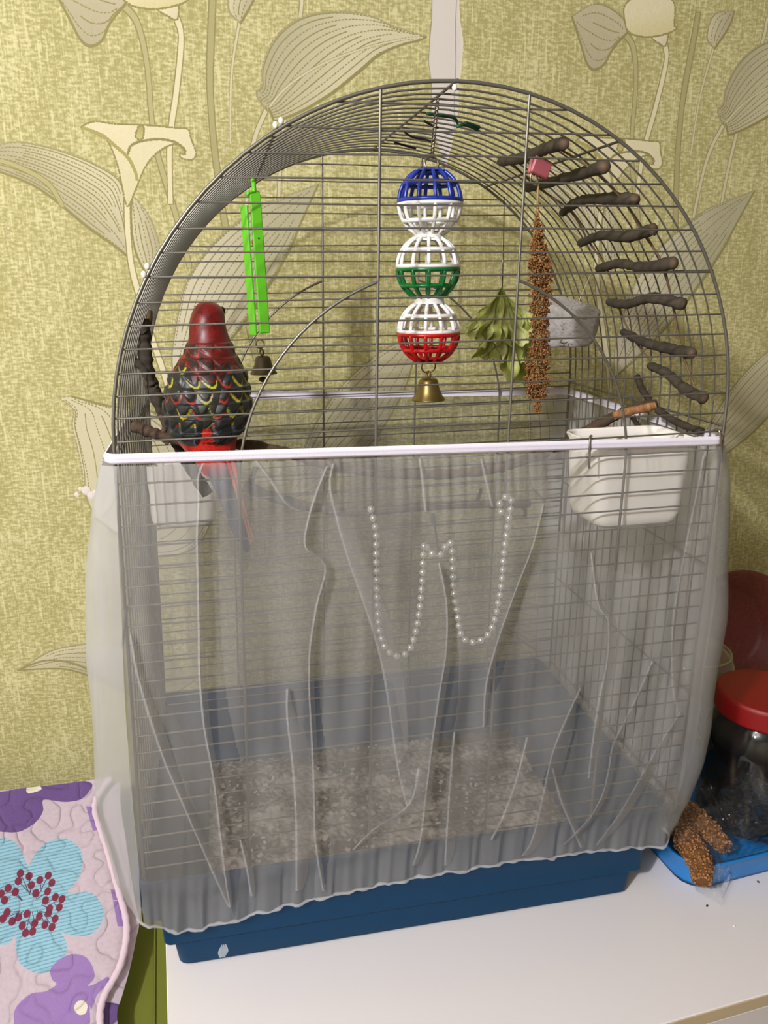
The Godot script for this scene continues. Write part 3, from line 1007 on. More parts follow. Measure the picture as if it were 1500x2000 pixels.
func cover() -> void:
	var c := thing("cage_cover", "white sheer mesh seed catcher gathered round the lower half of the wire cage", "cage cover", Vector3(-0.01, -0.05, -0.19))
	var wn := noise(51, 1.0)
	var nv := 64
	var f := func(u: float, v: float) -> Vector3:
		var q: Array = rr(0.309, 0.192, 0.014, u)
		var e: Vector2 = q[0]
		var top := 0.4522 - 0.0235 * e.x
		var zz := e.y - 0.188
		var low := hem_y(e.x - 0.012, zz)
		var y := lerpf(top, low, v)
		var o: Vector2 = q[1]
		var yb := lerpf(0.462, -0.0555, v)
		var bz := lerpf(bulge_z(yb), bulge(yb), absf(o.x))
		var s := u * 1.9
		var hemw := smoothstep(0.80, 1.0, v)
		var topw := 1.0 - smoothstep(0.0, 0.2, v)
		var wob := 0.0052 * wn.get_noise_2d(s * 26.0, v * 2.2) * sin(PI * clampf(v * 1.1, 0, 1))
		wob += hemw * (0.0034 * wn.get_noise_2d(s * 34.0, 3.0 + v) + 0.0016 * wn.get_noise_2d(s * 95.0, 3.0 + v)) + topw * 0.0020 * wn.get_noise_2d(s * 120.0, 9.0)
		bz += wob
		var p := C(e.x + o.x * bz + hemw * 0.002 * wn.get_noise_2d(s * 60.0, 20.0), y, 0.188 - e.y - o.y * bz)
		p.x -= hemw * 0.003
		return p
	var b := MB.new()
	# the front panel (u up to `cut`) and the denser gathered sides and back
	var cut := 0.3135
	b.grid(func(u, v): return f.call(lerpf(-0.0015, cut, u), v), 300, nv, false, false, null, true)
	part("front_panel", b, M.cloth_front, c)
	# a second ply of the same gathered cloth, parted to the right of the deep folds
	var gaps: Array[PackedVector2Array] = []
	for q: Array in [
		[[390, 935], [388, 1150], [391, 1320], [418, 1520], [442, 1720], [452, 1772], [462, 1770], [477, 1600], [472, 1500], [446, 1380], [433, 1250], [428, 1100], [425, 1000], [410, 950]],
		[[624, 1150], [606, 1340], [610, 1440], [614, 1540], [617, 1640], [630, 1735], [640, 1700], [646, 1600], [640, 1500], [628, 1400], [622, 1300], [627, 1200], [634, 1110]],
		[[876, 1180], [872, 1270], [858, 1360], [845, 1450], [833, 1550], [822, 1640], [850, 1640], [868, 1560], [880, 1460], [893, 1350], [895, 1270], [892, 1200]],
		[[1062, 985], [1005, 1160], [970, 1260], [950, 1340], [968, 1340], [1000, 1250], [1030, 1140], [1050, 1060], [1067, 1000]],
		[[1362, 960], [1330, 1120], [1316, 1200], [1312, 1280], [1328, 1280], [1343, 1180], [1352, 1100], [1372, 1000]],
		[[1272, 1300], [1240, 1370], [1200, 1450], [1225, 1450], [1262, 1390], [1282, 1310]],
		[[1134, 1345], [1108, 1400], [1080, 1470], [1060, 1540], [1088, 1540], [1112, 1470], [1130, 1400], [1142, 1350]],
		[[1085, 880], [1380, 872], [1368, 960], [1352, 1070], [1300, 1125], [1185, 1110], [1105, 1062]],
		[[755, 1340], [768, 1430], [778, 1500], [796, 1575], [802, 1560], [792, 1480], [780, 1400], [768, 1340]]]:
		var poly := PackedVector2Array()
		for e: Array in q:
			var w3 := cloth_front(e[0], e[1])
			poly.append(Vector2(w3.x, w3.y))
		gaps.append(smooth2(poly, 4, true))
	b = MB.new()
	var lu := 460
	var lv := 150
	for j in lv + 1:
		for i in lu + 1:
			var u := float(i) / lu
			var v := float(j) / lv
			var p: Vector3 = f.call(lerpf(-0.0015, cut, u), v)
			b.add(p + Vector3(0, 0, -0.0012 - 0.0010 * wn.get_noise_2d(u * 60.0, v * 3.0)), Vector2(u, v))
	for j in lv:
		for i in lu:
			var o := j * (lu + 1) + i
			var m := (b.v[o] + b.v[o + lu + 2]) / 2
			var open := false
			for g in gaps:
				if Geometry2D.is_point_in_polygon(Vector2(m.x, m.y), g):
					open = true
					break
			if not open:
				b.quad(o, o + lu + 1, o + lu + 2, o + 1)
	part("front_lining", b, M.cloth_front, c)
	for q: Array in [[cut, 0.5, "side_panel"], [0.5, 0.8135, "back_panel"], [0.8135, 0.9985, "side_panel"]]:
		b = MB.new()
		b.grid(func(u, v): return f.call(lerpf(q[0], q[1], u), v), 260 if q[2] == "back_panel" else 130, nv, false, false, null, true)
		part(q[2], b, M.cloth_back if q[2] == "back_panel" else M.cloth_side, c)
	b = MB.new()
	b.grid(func(u, v):
		var p: Vector3 = f.call(lerpf(cut + 0.012, 0.5, u), v)
		return p + Vector3(-0.0014 - 0.001 * wn.get_noise_2d(u * 40.0, v * 3.0), 0, 0), 110, nv, false, false, null, true)
	part("side_lining", b, M.cloth_side, c)
	# rolled hem
	b = MB.new()
	var hp := PackedVector3Array()
	var hr := PackedFloat32Array()
	for i in 520:
		var p: Vector3 = f.call(i / 520.0, 1.0)
		p.y += 0.0006 * sin(i * 0.9) + 0.0008 * sin(i * 0.37)
		hp.append(p)
		hr.append(0.0017 + 0.0008 * sin(i * 1.3) * sin(i * 0.23))
	b.tube(hp, hr, 6, true)
	part("hem", b, M.cloth, c)
	# ribbed elastic round the top edge
	b = MB.new()
	b.grid(func(u, v):
		var q: Array = rr(0.3085, 0.1915, 0.010, u)
		var e: Vector2 = q[0]
		var i := int(round(u * 1500.0))
		var prof: float = [0.0, 0.0016, 0.0022, 0.0022, 0.0016, 0.0024, 0.0018, 0.0][int(round(v * 7))]
		var rib: float = (0.0009 if i % 2 else 0.0) * (1.0 if v < 0.6 else 0.35)
		var o: float = 0.0004 + prof + rib
		return C(e.x + q[1].x * o, 0.4627 - 0.0235 * e.x - 0.0098 * v, 0.188 - e.y - q[1].y * o), 1500, 7, true, false, null, true)
	part("elastic_band", b, M.elastic, c)
	# standing pleats: thin doubled folds of the same cloth
	var folds := [
		[[[398, 905], [388, 935], [389, 985], [386, 1050], [388, 1150], [390, 1250], [391, 1320], [400, 1420], [418, 1520], [430, 1620], [442, 1720], [450, 1772]], 0.013, 0.004],
		[[[256, 1240], [268, 1310], [290, 1390], [320, 1480], [345, 1540], [380, 1620], [420, 1710], [448, 1772]], 0.010, 0.008],
		[[[562, 1345], [562, 1400], [570, 1470], [577, 1550], [580, 1640], [580, 1740]], 0.014, 0.016],
		[[[640, 910], [620, 960], [602, 1020], [598, 1070], [636, 1105], [620, 1180], [607, 1260], [605, 1340], [610, 1440], [614, 1540], [617, 1640], [632, 1740]], 0.012, 0.003],
		[[[652, 905], [645, 950], [660, 1020], [680, 1090], [705, 1160], [735, 1250], [755, 1340], [768, 1430], [778, 1500], [796, 1575]], 0.010, 0.017],
		[[[858, 1100], [873, 1180], [872, 1270], [858, 1360], [845, 1450], [833, 1550], [822, 1640], [808, 1690]], 0.016, 0.005],
		[[[888, 1430], [880, 1530], [874, 1620], [870, 1690]], 0.012, 0.010],
		[[[1062, 985], [1040, 1070], [1005, 1160], [970, 1260], [950, 1340], [945, 1420]], 0.014, 0.004],
		[[[1134, 1345], [1108, 1400], [1080, 1470], [1060, 1560], [1040, 1640], [1020, 1672]], 0.016, 0.016],
		[[[1375, 890], [1362, 960], [1345, 1040], [1330, 1120], [1316, 1200], [1312, 1280], [1314, 1340], [1325, 1400]], 0.012, 0.013],
		[[[1275, 1290], [1240, 1370], [1200, 1450], [1190, 1500], [1178, 1550], [1150, 1600], [1100, 1650]], 0.014, 0.005],
		[[[1330, 1390], [1285, 1460], [1245, 1530], [1210, 1590], [1165, 1650]], 0.016, 0.012],
		[[[1155, 1080], [1168, 1180], [1188, 1215], [1186, 1290], [1170, 1370], [1158, 1450], [1150, 1520]], 0.010, 0.008],
		[[[690, 1660], [730, 1620], [800, 1570], [818, 1500]], 0.007, 0.010],
		[[[960, 1640], [985, 1590], [1010, 1520], [1030, 1440]], 0.007, 0.008],
		[[[1080, 1500], [1095, 1560], [1120, 1620], [1135, 1655]], 0.008, 0.006],
		[[[500, 900], [530, 940], [560, 985], [585, 1000]], 0.004, 0.003],
		[[[470, 1640], [482, 1690], [492, 1750]], 0.006, 0.004],
		[[[940, 895], [950, 940], [962, 990]], 0.004, 0.003],
		[[[820, 895], [826, 940], [832, 1000]], 0.004, 0.003],
	]
	for q: Array in folds:
		var pts := PackedVector2Array()
		for p: Array in q[0]:
			pts.append(Vector2(p[0], p[1]))
		pts = smooth2(pts, 5)
		var m := pts.size()
		b = MB.new()
		for i in m:
			var t := float(i) / (m - 1)
			var env := sqrt(sin(PI * clampf(t * 0.93 + 0.035, 0, 1)))
			var h: float = 1.3 * q[1] * env * (0.92 + 0.08 * sin(i * 0.6))
			var wd: float = q[2] * env * smoothstep(0.0, 0.35, t)
			var base := cloth_front(pts[i].x, pts[i].y, -0.001)
			var crest := cloth_front(pts[i].x, pts[i].y, 0.001 + h)
			b.add(base + Vector3(-0.0018, 0, 0))
			b.add(base.lerp(crest, 0.55) + Vector3(-0.0012, 0, 0))
			b.add(crest + Vector3(-0.0005, 0, 0))
			b.add(crest + Vector3(0.0005, 0, 0.0004))
			b.add(base.lerp(crest, 0.6) + Vector3(0.0010 + wd * 0.5, 0, 0))
			b.add(base + Vector3(0.0018 + wd, 0, 0))
		for i in m - 1:
			for k in 5:
				b.quad(i * 6 + k, i * 6 + k + 1, i * 6 + k + 7, i * 6 + k + 6)
		part("pleat", b, M.cloth, c)
	# wire hooks that hold the band up
	var hk := MB.new()
	hk.tube(smooth3(PackedVector3Array([P(1392, 842, 0.004), P(1400, 838, -0.001), P(1406, 845, -0.006), P(1409, 870, -0.0075), P(1411, 903, -0.0075)]), 5), 0.0012, 6)
	tag(part("wire_hook", hk, M.steel, self), "bent steel wire hook over the elastic band at the cage's right front corner", "hook")
	hk = MB.new()
	hk.tube(smooth3(PackedVector3Array([P(1156, 852, 0.004), P(1153, 853, -0.004), P(1152, 872, -0.0070), P(1151, 915, -0.0070)]), 5), 0.0012, 6)
	tag(part("wire_hook", hk, M.steel, self), "short steel wire hook over the elastic band in front of the white feeder", "hook")

# ---------------------------------------------------------------- branches
func bark_mat() -> StandardMaterial3D:
	if not M.has("bark"):
		M.bark = vmat(0.85)
	return M.bark

# a knobbly branch through given points; radii in metres; ends of fresh wood
func branch(b: MB, pts: PackedVector3Array, r0: float, r1: float, seed_: int, c: Color, cut := Color(0.5, 0.3, 0.16), sides := 10) -> void:
	var s := smooth3(pts, 9)
	var nz := noise(seed_, 1.0, FastNoiseLite.TYPE_SIMPLEX_SMOOTH, 2)
	var len := 0.0
	var n := s.size()
	var rad := PackedFloat32Array()
	for i in n:
		if i:
			len += s[i].distance_to(s[i - 1])
		var t := float(i) / (n - 1)
		rad.append(lerpf(r0, r1, t) * (1.0 + 0.28 * nz.get_noise_2d(len * 90.0, seed_)))
	var o := b.v.size()
	b.tube(s, rad, sides)
	for i in range(o, b.v.size()):
		var k := i - o
		var row := k / sides
		var g := nz.get_noise_3dv(b.v[i] * 420.0)
		if row >= n:
			b.c[i] = cut
		else:
			b.c[i] = c.lerp(c * 0.45, clampf(0.5 + g, 0, 1))
			b.v[i] += (b.v[i] - s[row]) * (0.10 * g)

func perches() -> void:
	var brown := lin(92, 72, 56)
	var dark := lin(66, 56, 46)
	var grey := lin(84, 74, 60)
	var fresh := lin(196, 140, 92)
	var b := MB.new()
	branch(b, path([[250, 828], [292, 843], [340, 858], [400, 868], [470, 868], [520, 876], [560, 884], [625, 903], [690, 916], [780, 925], [870, 926], [960, 916], [1040, 893], [1115, 858], [1190, 818], [1240, 798], [1280, 790]], 0.13), 0.0060, 0.0062, 3, brown, fresh, 12)
	var p := tag(part("perch_branch", b, bark_mat(), self, true), "long brown branch perch across the whole cage under the parrot", "perch")
	b = MB.new()
	branch(b, path([[1200, 812], [1232, 803], [1262, 797], [1279, 792]], 0.122), 0.0048, 0.0050, 8, fresh, fresh, 10)
	part("split_end", b, bark_mat(), p, true)
	b = MB.new()
	branch(b, path([[330, 866], [315, 852], [322, 835], [313, 812]], 0.13), 0.0035, 0.003, 5, brown, fresh, 8)
	part("twig_stub", b, bark_mat(), p, true)
	b = MB.new()
	branch(b, path([[276, 622], [280, 660], [286, 710], [298, 758], [318, 800], [334, 832], [350, 872], [380, 925], [405, 965]], 0.155), 0.0075, 0.0065, 9, dark, fresh, 12)
	p = tag(part("forked_branch", b, bark_mat(), self, true), "dark upright branch with stubs in the left front of the cage behind the parrot", "perch")
	b = MB.new()
	branch(b, path([[298, 752], [280, 720], [262, 706], [246, 703]], 0.15), 0.005, 0.0035, 10, dark, fresh, 8)
	part("stub", b, bark_mat(), p, true)
	b = MB.new()
	branch(b, path([[283, 650], [270, 636], [262, 622]], 0.15), 0.005, 0.004, 11, dark, lin(120, 100, 74), 8)
	part("stub", b, bark_mat(), p, true)
	b = MB.new()
	branch(b, path([[284, 640], [290, 624], [290, 606]], 0.17), 0.004, 0.0035, 12, brown, fresh, 8)
	part("stub", b, bark_mat(), p, true)
	b = MB.new()
	branch(b, path([[322, 775], [300, 766], [307, 752]], 0.15), 0.003, 0.002, 13, dark, fresh, 8)
	part("stub", b, bark_mat(), p, true)
	b = MB.new()
	branch(b, path([[474, 948], [520, 966], [580, 984], [640, 996], [700, 1000], [770, 994], [850, 988], [930, 985], [1035, 984]], 0.19), 0.0065, 0.0050, 15, grey, fresh, 10)
	p = tag(part("perch_branch", b, bark_mat(), self, true), "lower dim branch perch seen through the sheer cover below the parrot's tail", "perch")
	b = MB.new()
	branch(b, path([[488, 950], [494, 930], [500, 912]], 0.19), 0.004, 0.003, 16, grey, fresh, 8)
	part("twig_stub", b, bark_mat(), p, true)
	b = MB.new()
	branch(b, path([[930, 982], [936, 968], [940, 955]], 0.19), 0.0028, 0.002, 17, grey, fresh, 8)
	part("twig_stub", b, bark_mat(), p, true)
	b = MB.new()
	branch(b, path([[1022, 986], [1026, 1000], [1024, 1012]], 0.19), 0.0028, 0.0022, 18, grey, fresh, 8)
	part("twig_stub", b, bark_mat(), p, true)
	# dark twig tangle in the right corner
	b = MB.new()
	branch(b, path([[1236, 815, 0.13], [1250, 845, 0.13], [1240, 872, 0.13]], 0.13), 0.004, 0.002, 19, dark, dark, 8)
	branch(b, path([[1246, 838, 0.13], [1262, 850, 0.125], [1278, 862, 0.12]], 0.13), 0.003, 0.0015, 20, dark, dark, 8)
	branch(b, path([[1246, 842, 0.13], [1252, 825, 0.13]], 0.13), 0.001, 0.0006, 24, dark, dark, 6)
	tag(part("twig", b, bark_mat(), self, true), "lowest dark forked twig below the split perch end at the cage's right", "twig")
	b = MB.new()
	branch(b, path([[1284, 800, 0.10], [1310, 818, 0.075], [1340, 832, 0.05], [1372, 842, 0.03]], 0.1), 0.0042, 0.004, 21, dark, dark, 8)
	tag(part("twig", b, bark_mat(), self, true), "thin dark twig lying along the cage's right side just above the elastic band", "twig")
	b = MB.new()
	branch(b, path([[1244, 735, 0.165], [1254, 760, 0.15], [1270, 784, 0.13]], 0.13), 0.0042, 0.004, 22, dark, dark, 8)
	tag(part("twig", b, bark_mat(), self, true), "short dark twig standing behind the ladder's bottom rung at the cage's right", "twig")
	# ladder of nine rungs along the right side of the arch
	var ladder := thing("twig_ladder", "hanging ladder of short dark twigs strung on cord along the cage's right side", "bird ladder", P(1290, 600, 0.12))
	var rungs := [[[985, 316, 0.183], [1030, 308, 0.13], [1075, 290, 0.08], [1110, 280, 0.036]], [[1035, 366, 0.212], [1085, 355, 0.15], [1140, 340, 0.08], [1188, 325, 0.024]], [[1105, 416, 0.188], [1140, 392, 0.14], [1195, 388, 0.08], [1248, 390, 0.027]], [[1140, 475, 0.206], [1180, 460, 0.15], [1230, 462, 0.08], [1283, 448, 0.035]], [[1175, 525, 0.197], [1215, 515, 0.14], [1265, 522, 0.08], [1323, 513, 0.030]], [[1195, 590, 0.204], [1230, 594, 0.14], [1280, 582, 0.08], [1342, 594, 0.041]], [[1222, 648, 0.188], [1265, 668, 0.13], [1310, 680, 0.09], [1358, 690, 0.041]], [[1276, 714, 0.129], [1310, 730, 0.09], [1345, 760, 0.05], [1382, 778, 0.021]]]
	var k := 0
	for q: Array in rungs:
		b = MB.new()
		var pp := path(q, 0.1)
		for i in pp.size():
			pp[i].x -= 0.004
		branch(b, pp, 0.0050, 0.0062, 60 + k * 3, grey.lerp(dark, 0.3 + 0.4 * fmod(k * 0.61, 1.0)), lin(120, 96, 70), 10)
		part("rung", b, bark_mat(), ladder, true)
		k += 1
	for s in 2:
		var cp := PackedVector3Array()
		for q: Array in rungs:
			var a: Array = q[0]
			var e: Array = q[3]
			var t := 0.12 if s == 0 else 0.86
			var p3 := P(a[0], a[1], a[2]).lerp(P(e[0], e[1], e[2]), t)
			p3.x -= 0.003
			cp.append(p3)
		b = MB.new()
		b.tube(smooth3(cp, 5), 0.0012, 6)
		part("cord", b, mat(hexc(112, 92, 66), 0.9), ladder)

# ---------------------------------------------------------------- the parrot, seen from behind
func bird() -> void:
	var o := thing("parrot", "red and black parrot with yellow-edged scalloped back feathers perched facing away at the cage's left", "parrot", P(400, 868, 0.125))
	# rows: v, left, right, depth of the axis, thickness ratio
	var rows := [[587, 401, 403, 0.132, 1.0], [592, 388, 421, 0.132, 1.0], [600, 380, 432, 0.132, 1.0], [612, 374, 438, 0.131, 1.05], [628, 370, 440, 0.130, 1.08], [645, 369, 443, 0.128, 1.0], [660, 368, 448, 0.126, 0.95], [675, 364, 454, 0.124, 0.92], [692, 356, 461, 0.122, 0.9], [710, 346, 469, 0.120, 0.9], [730, 336, 476, 0.118, 0.9], [752, 329, 481, 0.116, 0.9], [775, 325, 485, 0.114, 0.9], [798, 325, 486, 0.112, 0.9], [818, 327, 482, 0.110, 0.88], [838, 334, 474, 0.107, 0.85], [858, 346, 464, 0.104, 0.8], [878, 362, 460, 0.100, 0.75], [900, 380, 462, 0.097, 0.65], [925, 398, 468, 0.094, 0.5]]
	var n := rows.size()
	var row := func(t: float) -> PackedFloat32Array:
		var f := clampf(t, 0, 1) * (n - 1)
		var i := mini(int(f), n - 2)
		var r := PackedFloat32Array()
		for k in 5:
			r.append(cubic_interpolate(rows[i][k], rows[i + 1][k], rows[maxi(i - 1, 0)][k], rows[mini(i + 2, n - 1)][k], f - i))
		return r
	var nz := noise(71, 1.0, FastNoiseLite.TYPE_SIMPLEX_SMOOTH, 2)
	# feather scallops: row height 0.0125 m, offset every second row
	var cell := func(a: float, y: float) -> Array:      # a: arc metres, y: metres down from the neck
		var h := 0.0145
		var r := floorf(y / h)
		var w := 0.0165
		var x := a / w + 0.5 * fmod(absf(r), 2.0) + 0.18 * nz.get_noise_2d(r * 7.0, a * 20.0)
		var cx := x - floorf(x) - 0.5
		var fy := y / h - r
		var edge := 1.0 - 2.4 * cx * cx * 1.2
		return [absf(fy - (edge * 0.92)), fy < edge * 0.92, floorf(x), r]
	var f := func(u: float, t: float) -> Vector3:
		var r: PackedFloat32Array = row.call(t)
		var l := P(r[1], r[0], r[3])
		var e := P(r[2], r[0], r[3])
		var c := (l + e) / 2
		var w := l.distance_to(e) / 2
		var ang := TAU * u
		var p := c + Vector3(cos(ang) * w, 0, sin(ang) * w * r[4])
		if r[0] > 668 and r[0] < 850:
			var k: Array = cell.call(ang * w, (r[0] - 668) * 0.00052)
			var out := Vector3(cos(ang), 0, sin(ang))
			p += out * (0.0012 * float(k[1]) * clampf(k[0] * 3.0, 0, 1))
		return p
	var col := func(u: float, t: float) -> Color:
		var r: PackedFloat32Array = row.call(t)
		var y: float = r[0]
		var l := P(r[1], y, r[3])
		var e := P(r[2], y, r[3])
		var w := l.distance_to(e) / 2
		var ang := TAU * u
		var g := nz.get_noise_3d(u * 60.0, t * 70.0, 0)
		var red := lin(128, 8, 10).lerp(lin(78, 4, 6), clampf(0.5 + g, 0, 1))
		if y < 668 + 8 * g:
			return red
		if y > 838 + 10 * sin(ang * 3.0) + 6 * g:
			return lin(196, 30, 26).lerp(lin(150, 12, 16), clampf(0.5 + g * 1.4, 0, 1)).lerp(lin(214, 84, 40), clampf(g * 1.5 - 0.25, 0, 0.6))
		var k: Array = cell.call(ang * w, (y - 668) * 0.00052)
		var black := lin(22, 20, 16).lerp(lin(34, 34, 20), clampf(0.5 + g, 0, 1))
		var side := absf(cos(ang))
		var h := fposmod(sin(k[2] * 12.99 + k[3] * 78.2) * 43758.5, 1.0)
		var rim := lin(150, 36, 18)
		var wide := 0.13
		if y > 735:
			rim = lin(168, 170, 44).lerp(lin(196, 178, 30), h)
			if side > 0.75 or h > 0.72:
				rim = lin(160, 40, 20)
			if h < 0.15:
				rim = lin(176, 160, 120)
		if y > 775:
			rim = lin(150, 162, 46).lerp(lin(120, 130, 50), h)
			wide = 0.10
		if y < 705 and h > 0.45:
			return red.lerp(black, 0.25)
		if y < 740 and g > 0.12:
			return red
		return rim if k[0] < wide * 0.72 and h < 0.78 else black
	var b := MB.new()
	b.grid(f, 220, 230, true, false, col, true)
	for e: int in [0, 230]:
		var m := b.add(f.call(0.0, e / 230.0).lerp(f.call(0.5, e / 230.0), 0.5), Vector2.ZERO, col.call(0.25, e / 230.0))
		for i in 220:
			var i2 := (i + 1) % 220
			if e == 0:
				b.tri(m, e * 220 + i, e * 220 + i2)
			else:
				b.tri(m, e * 220 + i2, e * 220 + i)
	# beak and cere joined to the face on the far side
	b.ball(P(424, 622, 0.163), Vector3(0.0075, 0.010, 0.009), 10, lin(170, 165, 155))
	b.ball(P(425, 634, 0.170), Vector3(0.004, 0.008, 0.005), 8, lin(150, 145, 135))
	var bm := vmat(0.42)
	bm.rim_enabled = true
	bm.rim = 0.2
	part("body", b, bm, o, true)
	for q: Array in [[434, 607, 0.137], [386, 607, 0.156]]:
		b = MB.new()
		b.ball(P(q[0], q[1], q[2]), Vector3(0.0034, 0.0042, 0.0034), 8)
		part("eye", b, mat(hexc(12, 10, 10), 0.12), o)
	# folded wings: shells of overlapping dark feathers lying on the flanks
	for s in [-1.0, 1.0]:
		b = MB.new()
		var shell := func(u: float, v: float) -> Vector3:
			var t := lerpf(0.47, 0.86, v)
			var mid := lerpf(0.12, 0.30, smoothstep(0.3, 1.0, v)) * PI
			var half := 0.30 * PI * pow(sin(PI * clampf(0.16 + 0.80 * v, 0, 1)), 0.7)
			var a := mid + (u - 0.5) * 2.0 * half
			var ang := a if s > 0 else PI - a
			var p: Vector3 = f.call(ang / TAU, t)
			var q: Vector3 = f.call(ang / TAU + 0.5, t)
			var out := (p - q).normalized()
			var r: PackedFloat32Array = row.call(t)
			var k: Array = cell.call(ang * P(r[1], r[0], r[3]).distance_to(P(r[2], r[0], r[3])) / 2, (r[0] - 668) * 0.00052)
			var rim := clampf(minf(minf(u, 1.0 - u) * 8.0, minf(v, 1.0 - v) * 12.0), -1, 1)
			return p + out * (rim * (0.0022 + 0.0014 * float(k[1]) * clampf(k[0] * 2.5, 0, 1) + 0.0020 * smoothstep(0.5, 1.0, v)) - 0.0006)
		b.grid(shell, 60, 90, false, false, func(u: float, v: float):
			var t := lerpf(0.47, 0.86, v)
			var mid := lerpf(0.12, 0.30, smoothstep(0.3, 1.0, v)) * PI
			var half := 0.30 * PI * pow(sin(PI * clampf(0.16 + 0.80 * v, 0, 1)), 0.7)
			var a := mid + (u - 0.5) * 2.0 * half
			var ang := a if s > 0 else PI - a
			var r: PackedFloat32Array = row.call(t)
			var k: Array = cell.call(ang * P(r[1], r[0], r[3]).distance_to(P(r[2], r[0], r[3])) / 2, (r[0] - 668) * 0.00052)
			var g := nz.get_noise_3d(u * 20.0, v * 40.0, s)
			var h := fposmod(sin(k[2] * 12.99 + k[3] * 78.2) * 43758.5, 1.0)
			var kk := lin(18, 18, 17).lerp(lin(38, 40, 42), clampf(0.4 + g, 0, 1))
			if k[0] < 0.085 and h > 0.22:
				if v > 0.72:
					return lin(70, 76, 82)
				return lin(150, 34, 18) if h > 0.72 else lin(160, 166, 50).lerp(lin(186, 170, 30), h * 1.6)
			return kk, s < 0)
		part("wing", b, bm, o, true)
	# long tail, five feathers fanned a little
	for i in 5:
		b = MB.new()
		var off := (i - 2) * 7.0
		var tp := path([[415 + off * 1.2, 862, 0.085 + 0.002 * absf(i - 2)], [432 + off * 1.3, 915, 0.082 + 0.002 * absf(i - 2)], [452 + off, 975, 0.077 + 0.002 * absf(i - 2)], [470 + off * 0.8, 1030, 0.073 + 0.002 * absf(i - 2)], [484 + off * 0.7, 1079 - absf(i - 2) * 9, 0.070 + 0.002 * absf(i - 2)]], 0.08)
		tp = smooth3(tp, 6)
		var tr := PackedFloat32Array()
		for j in tp.size():
			var t := float(j) / (tp.size() - 1)
			tr.append(0.0068 * (1.0 - 0.45 * t) * (1.0 - smoothstep(0.93, 1.0, t) * 0.8))
		b.tube(tp, tr, 10)
		for j in b.v.size():
			var r2 := clampi(j / 10, 0, tp.size() - 1)
			b.v[j].z = tp[r2].z + (b.v[j].z - tp[r2].z) * 0.22
			var t := float(r2) / tp.size()
			b.c[j] = lin(186, 26, 24).lerp(lin(30, 46, 74), smoothstep(0.12, 0.34, t)) if i < 3 else lin(186, 26, 24).lerp(lin(190, 120, 96), smoothstep(0.2, 0.5, t)).lerp(lin(60, 74, 110), smoothstep(0.85, 1.0, t))
		part("tail_feather", b, bm, o, true)
	for q: Array in [[386, 0], [432, 0]]:
		b = MB.new()
		b.tube(path([[q[0], 838, 0.118], [q[0] + 1, 852, 0.124], [q[0], 860, 0.130]], 0.12), 0.0032, 8)
		for k in 4:
			var dx := (k - 1.5) * 5.0
			b.tube(smooth3(path([[q[0], 858, 0.130], [q[0] + dx, 857, 0.1215 if k % 2 else 0.139], [q[0] + dx * 1.2, 868, 0.1205 if k % 2 else 0.140], [q[0] + dx * 1.2, 876, 0.124 if k % 2 else 0.136]], 0.13), 4), 0.0018, 6)
		part("foot", b, mat(hexc(96, 88, 84), 0.7), o)

# ---------------------------------------------------------------- hanging toys
func bell_shape(b: MB, top: Vector3, h: float, r: float) -> void:
	b.lathe(PackedVector2Array([Vector2(r * 0.90, -h), Vector2(r, -h), Vector2(r * 0.99, -h * 0.95), Vector2(r * 0.82, -h * 0.78), Vector2(r * 0.66, -h * 0.5), Vector2(r * 0.58, -h * 0.2), Vector2(r * 0.52, -h * 0.08), Vector2(r * 0.40, -h * 0.01), Vector2(0.0005, 0)]), Transform3D(Basis.IDENTITY, top), 32)
	b.lathe(PackedVector2Array([Vector2(0.0005, -h * 0.1), Vector2(r * 0.5, -h * 0.25), Vector2(r * 0.76, -h * 0.78), Vector2(r * 0.90, -h)]), Transform3D(Basis.IDENTITY, top), 32)

func circle(c: Vector3, r: float, ax: Vector3, ay: Vector3, n := 28) -> PackedVector3Array:
	var a := PackedVector3Array()
	for i in n:
		a.append(c + ax * cos(TAU * i / n) * r + ay * sin(TAU * i / n) * r)
	return a

func half_ball(b: MB, c: Vector3, r: float, s: float, ribs: int, turn: float) -> void:
	# open lattice of flat ribs: an equator ring, a middle ring, a cap and meridians
	var k := 0.0021
	for q: Array in [[0.03, 1.0], [0.56, 1.0]]:
		var a: float = q[0]
		b.tube(circle(c + Vector3(0, s * r * sin(a), 0), r * cos(a), Vector3.RIGHT, Vector3.BACK, 48), k, 8, true, Color.WHITE, 1.0)
	for i in ribs:
		var t := TAU * i / ribs + turn
		var pts := PackedVector3Array()
		for j in 13:
			var a := lerpf(0.03, 1.12, j / 12.0)
			pts.append(c + Vector3(cos(t) * cos(a) * r, s * sin(a) * r, sin(t) * cos(a) * r))
		b.tube(pts, k * 0.95, 6)
	var cap := PackedVector2Array()
	for j in 7:
		var a := lerpf(1.05, 1.5, j / 6.0)
		cap.append(Vector2(r * 1.03 * cos(a), s * r * 1.03 * sin(a)))
	for j in 7:
		var a := lerpf(1.5, 1.05, j / 6.0)
		cap.append(Vector2(r * 0.96 * cos(a), s * r * 0.96 * sin(a)))
	if s < 0:
		cap.reverse()
	b.lathe(cap, Transform3D(Basis.IDENTITY, c), 32)

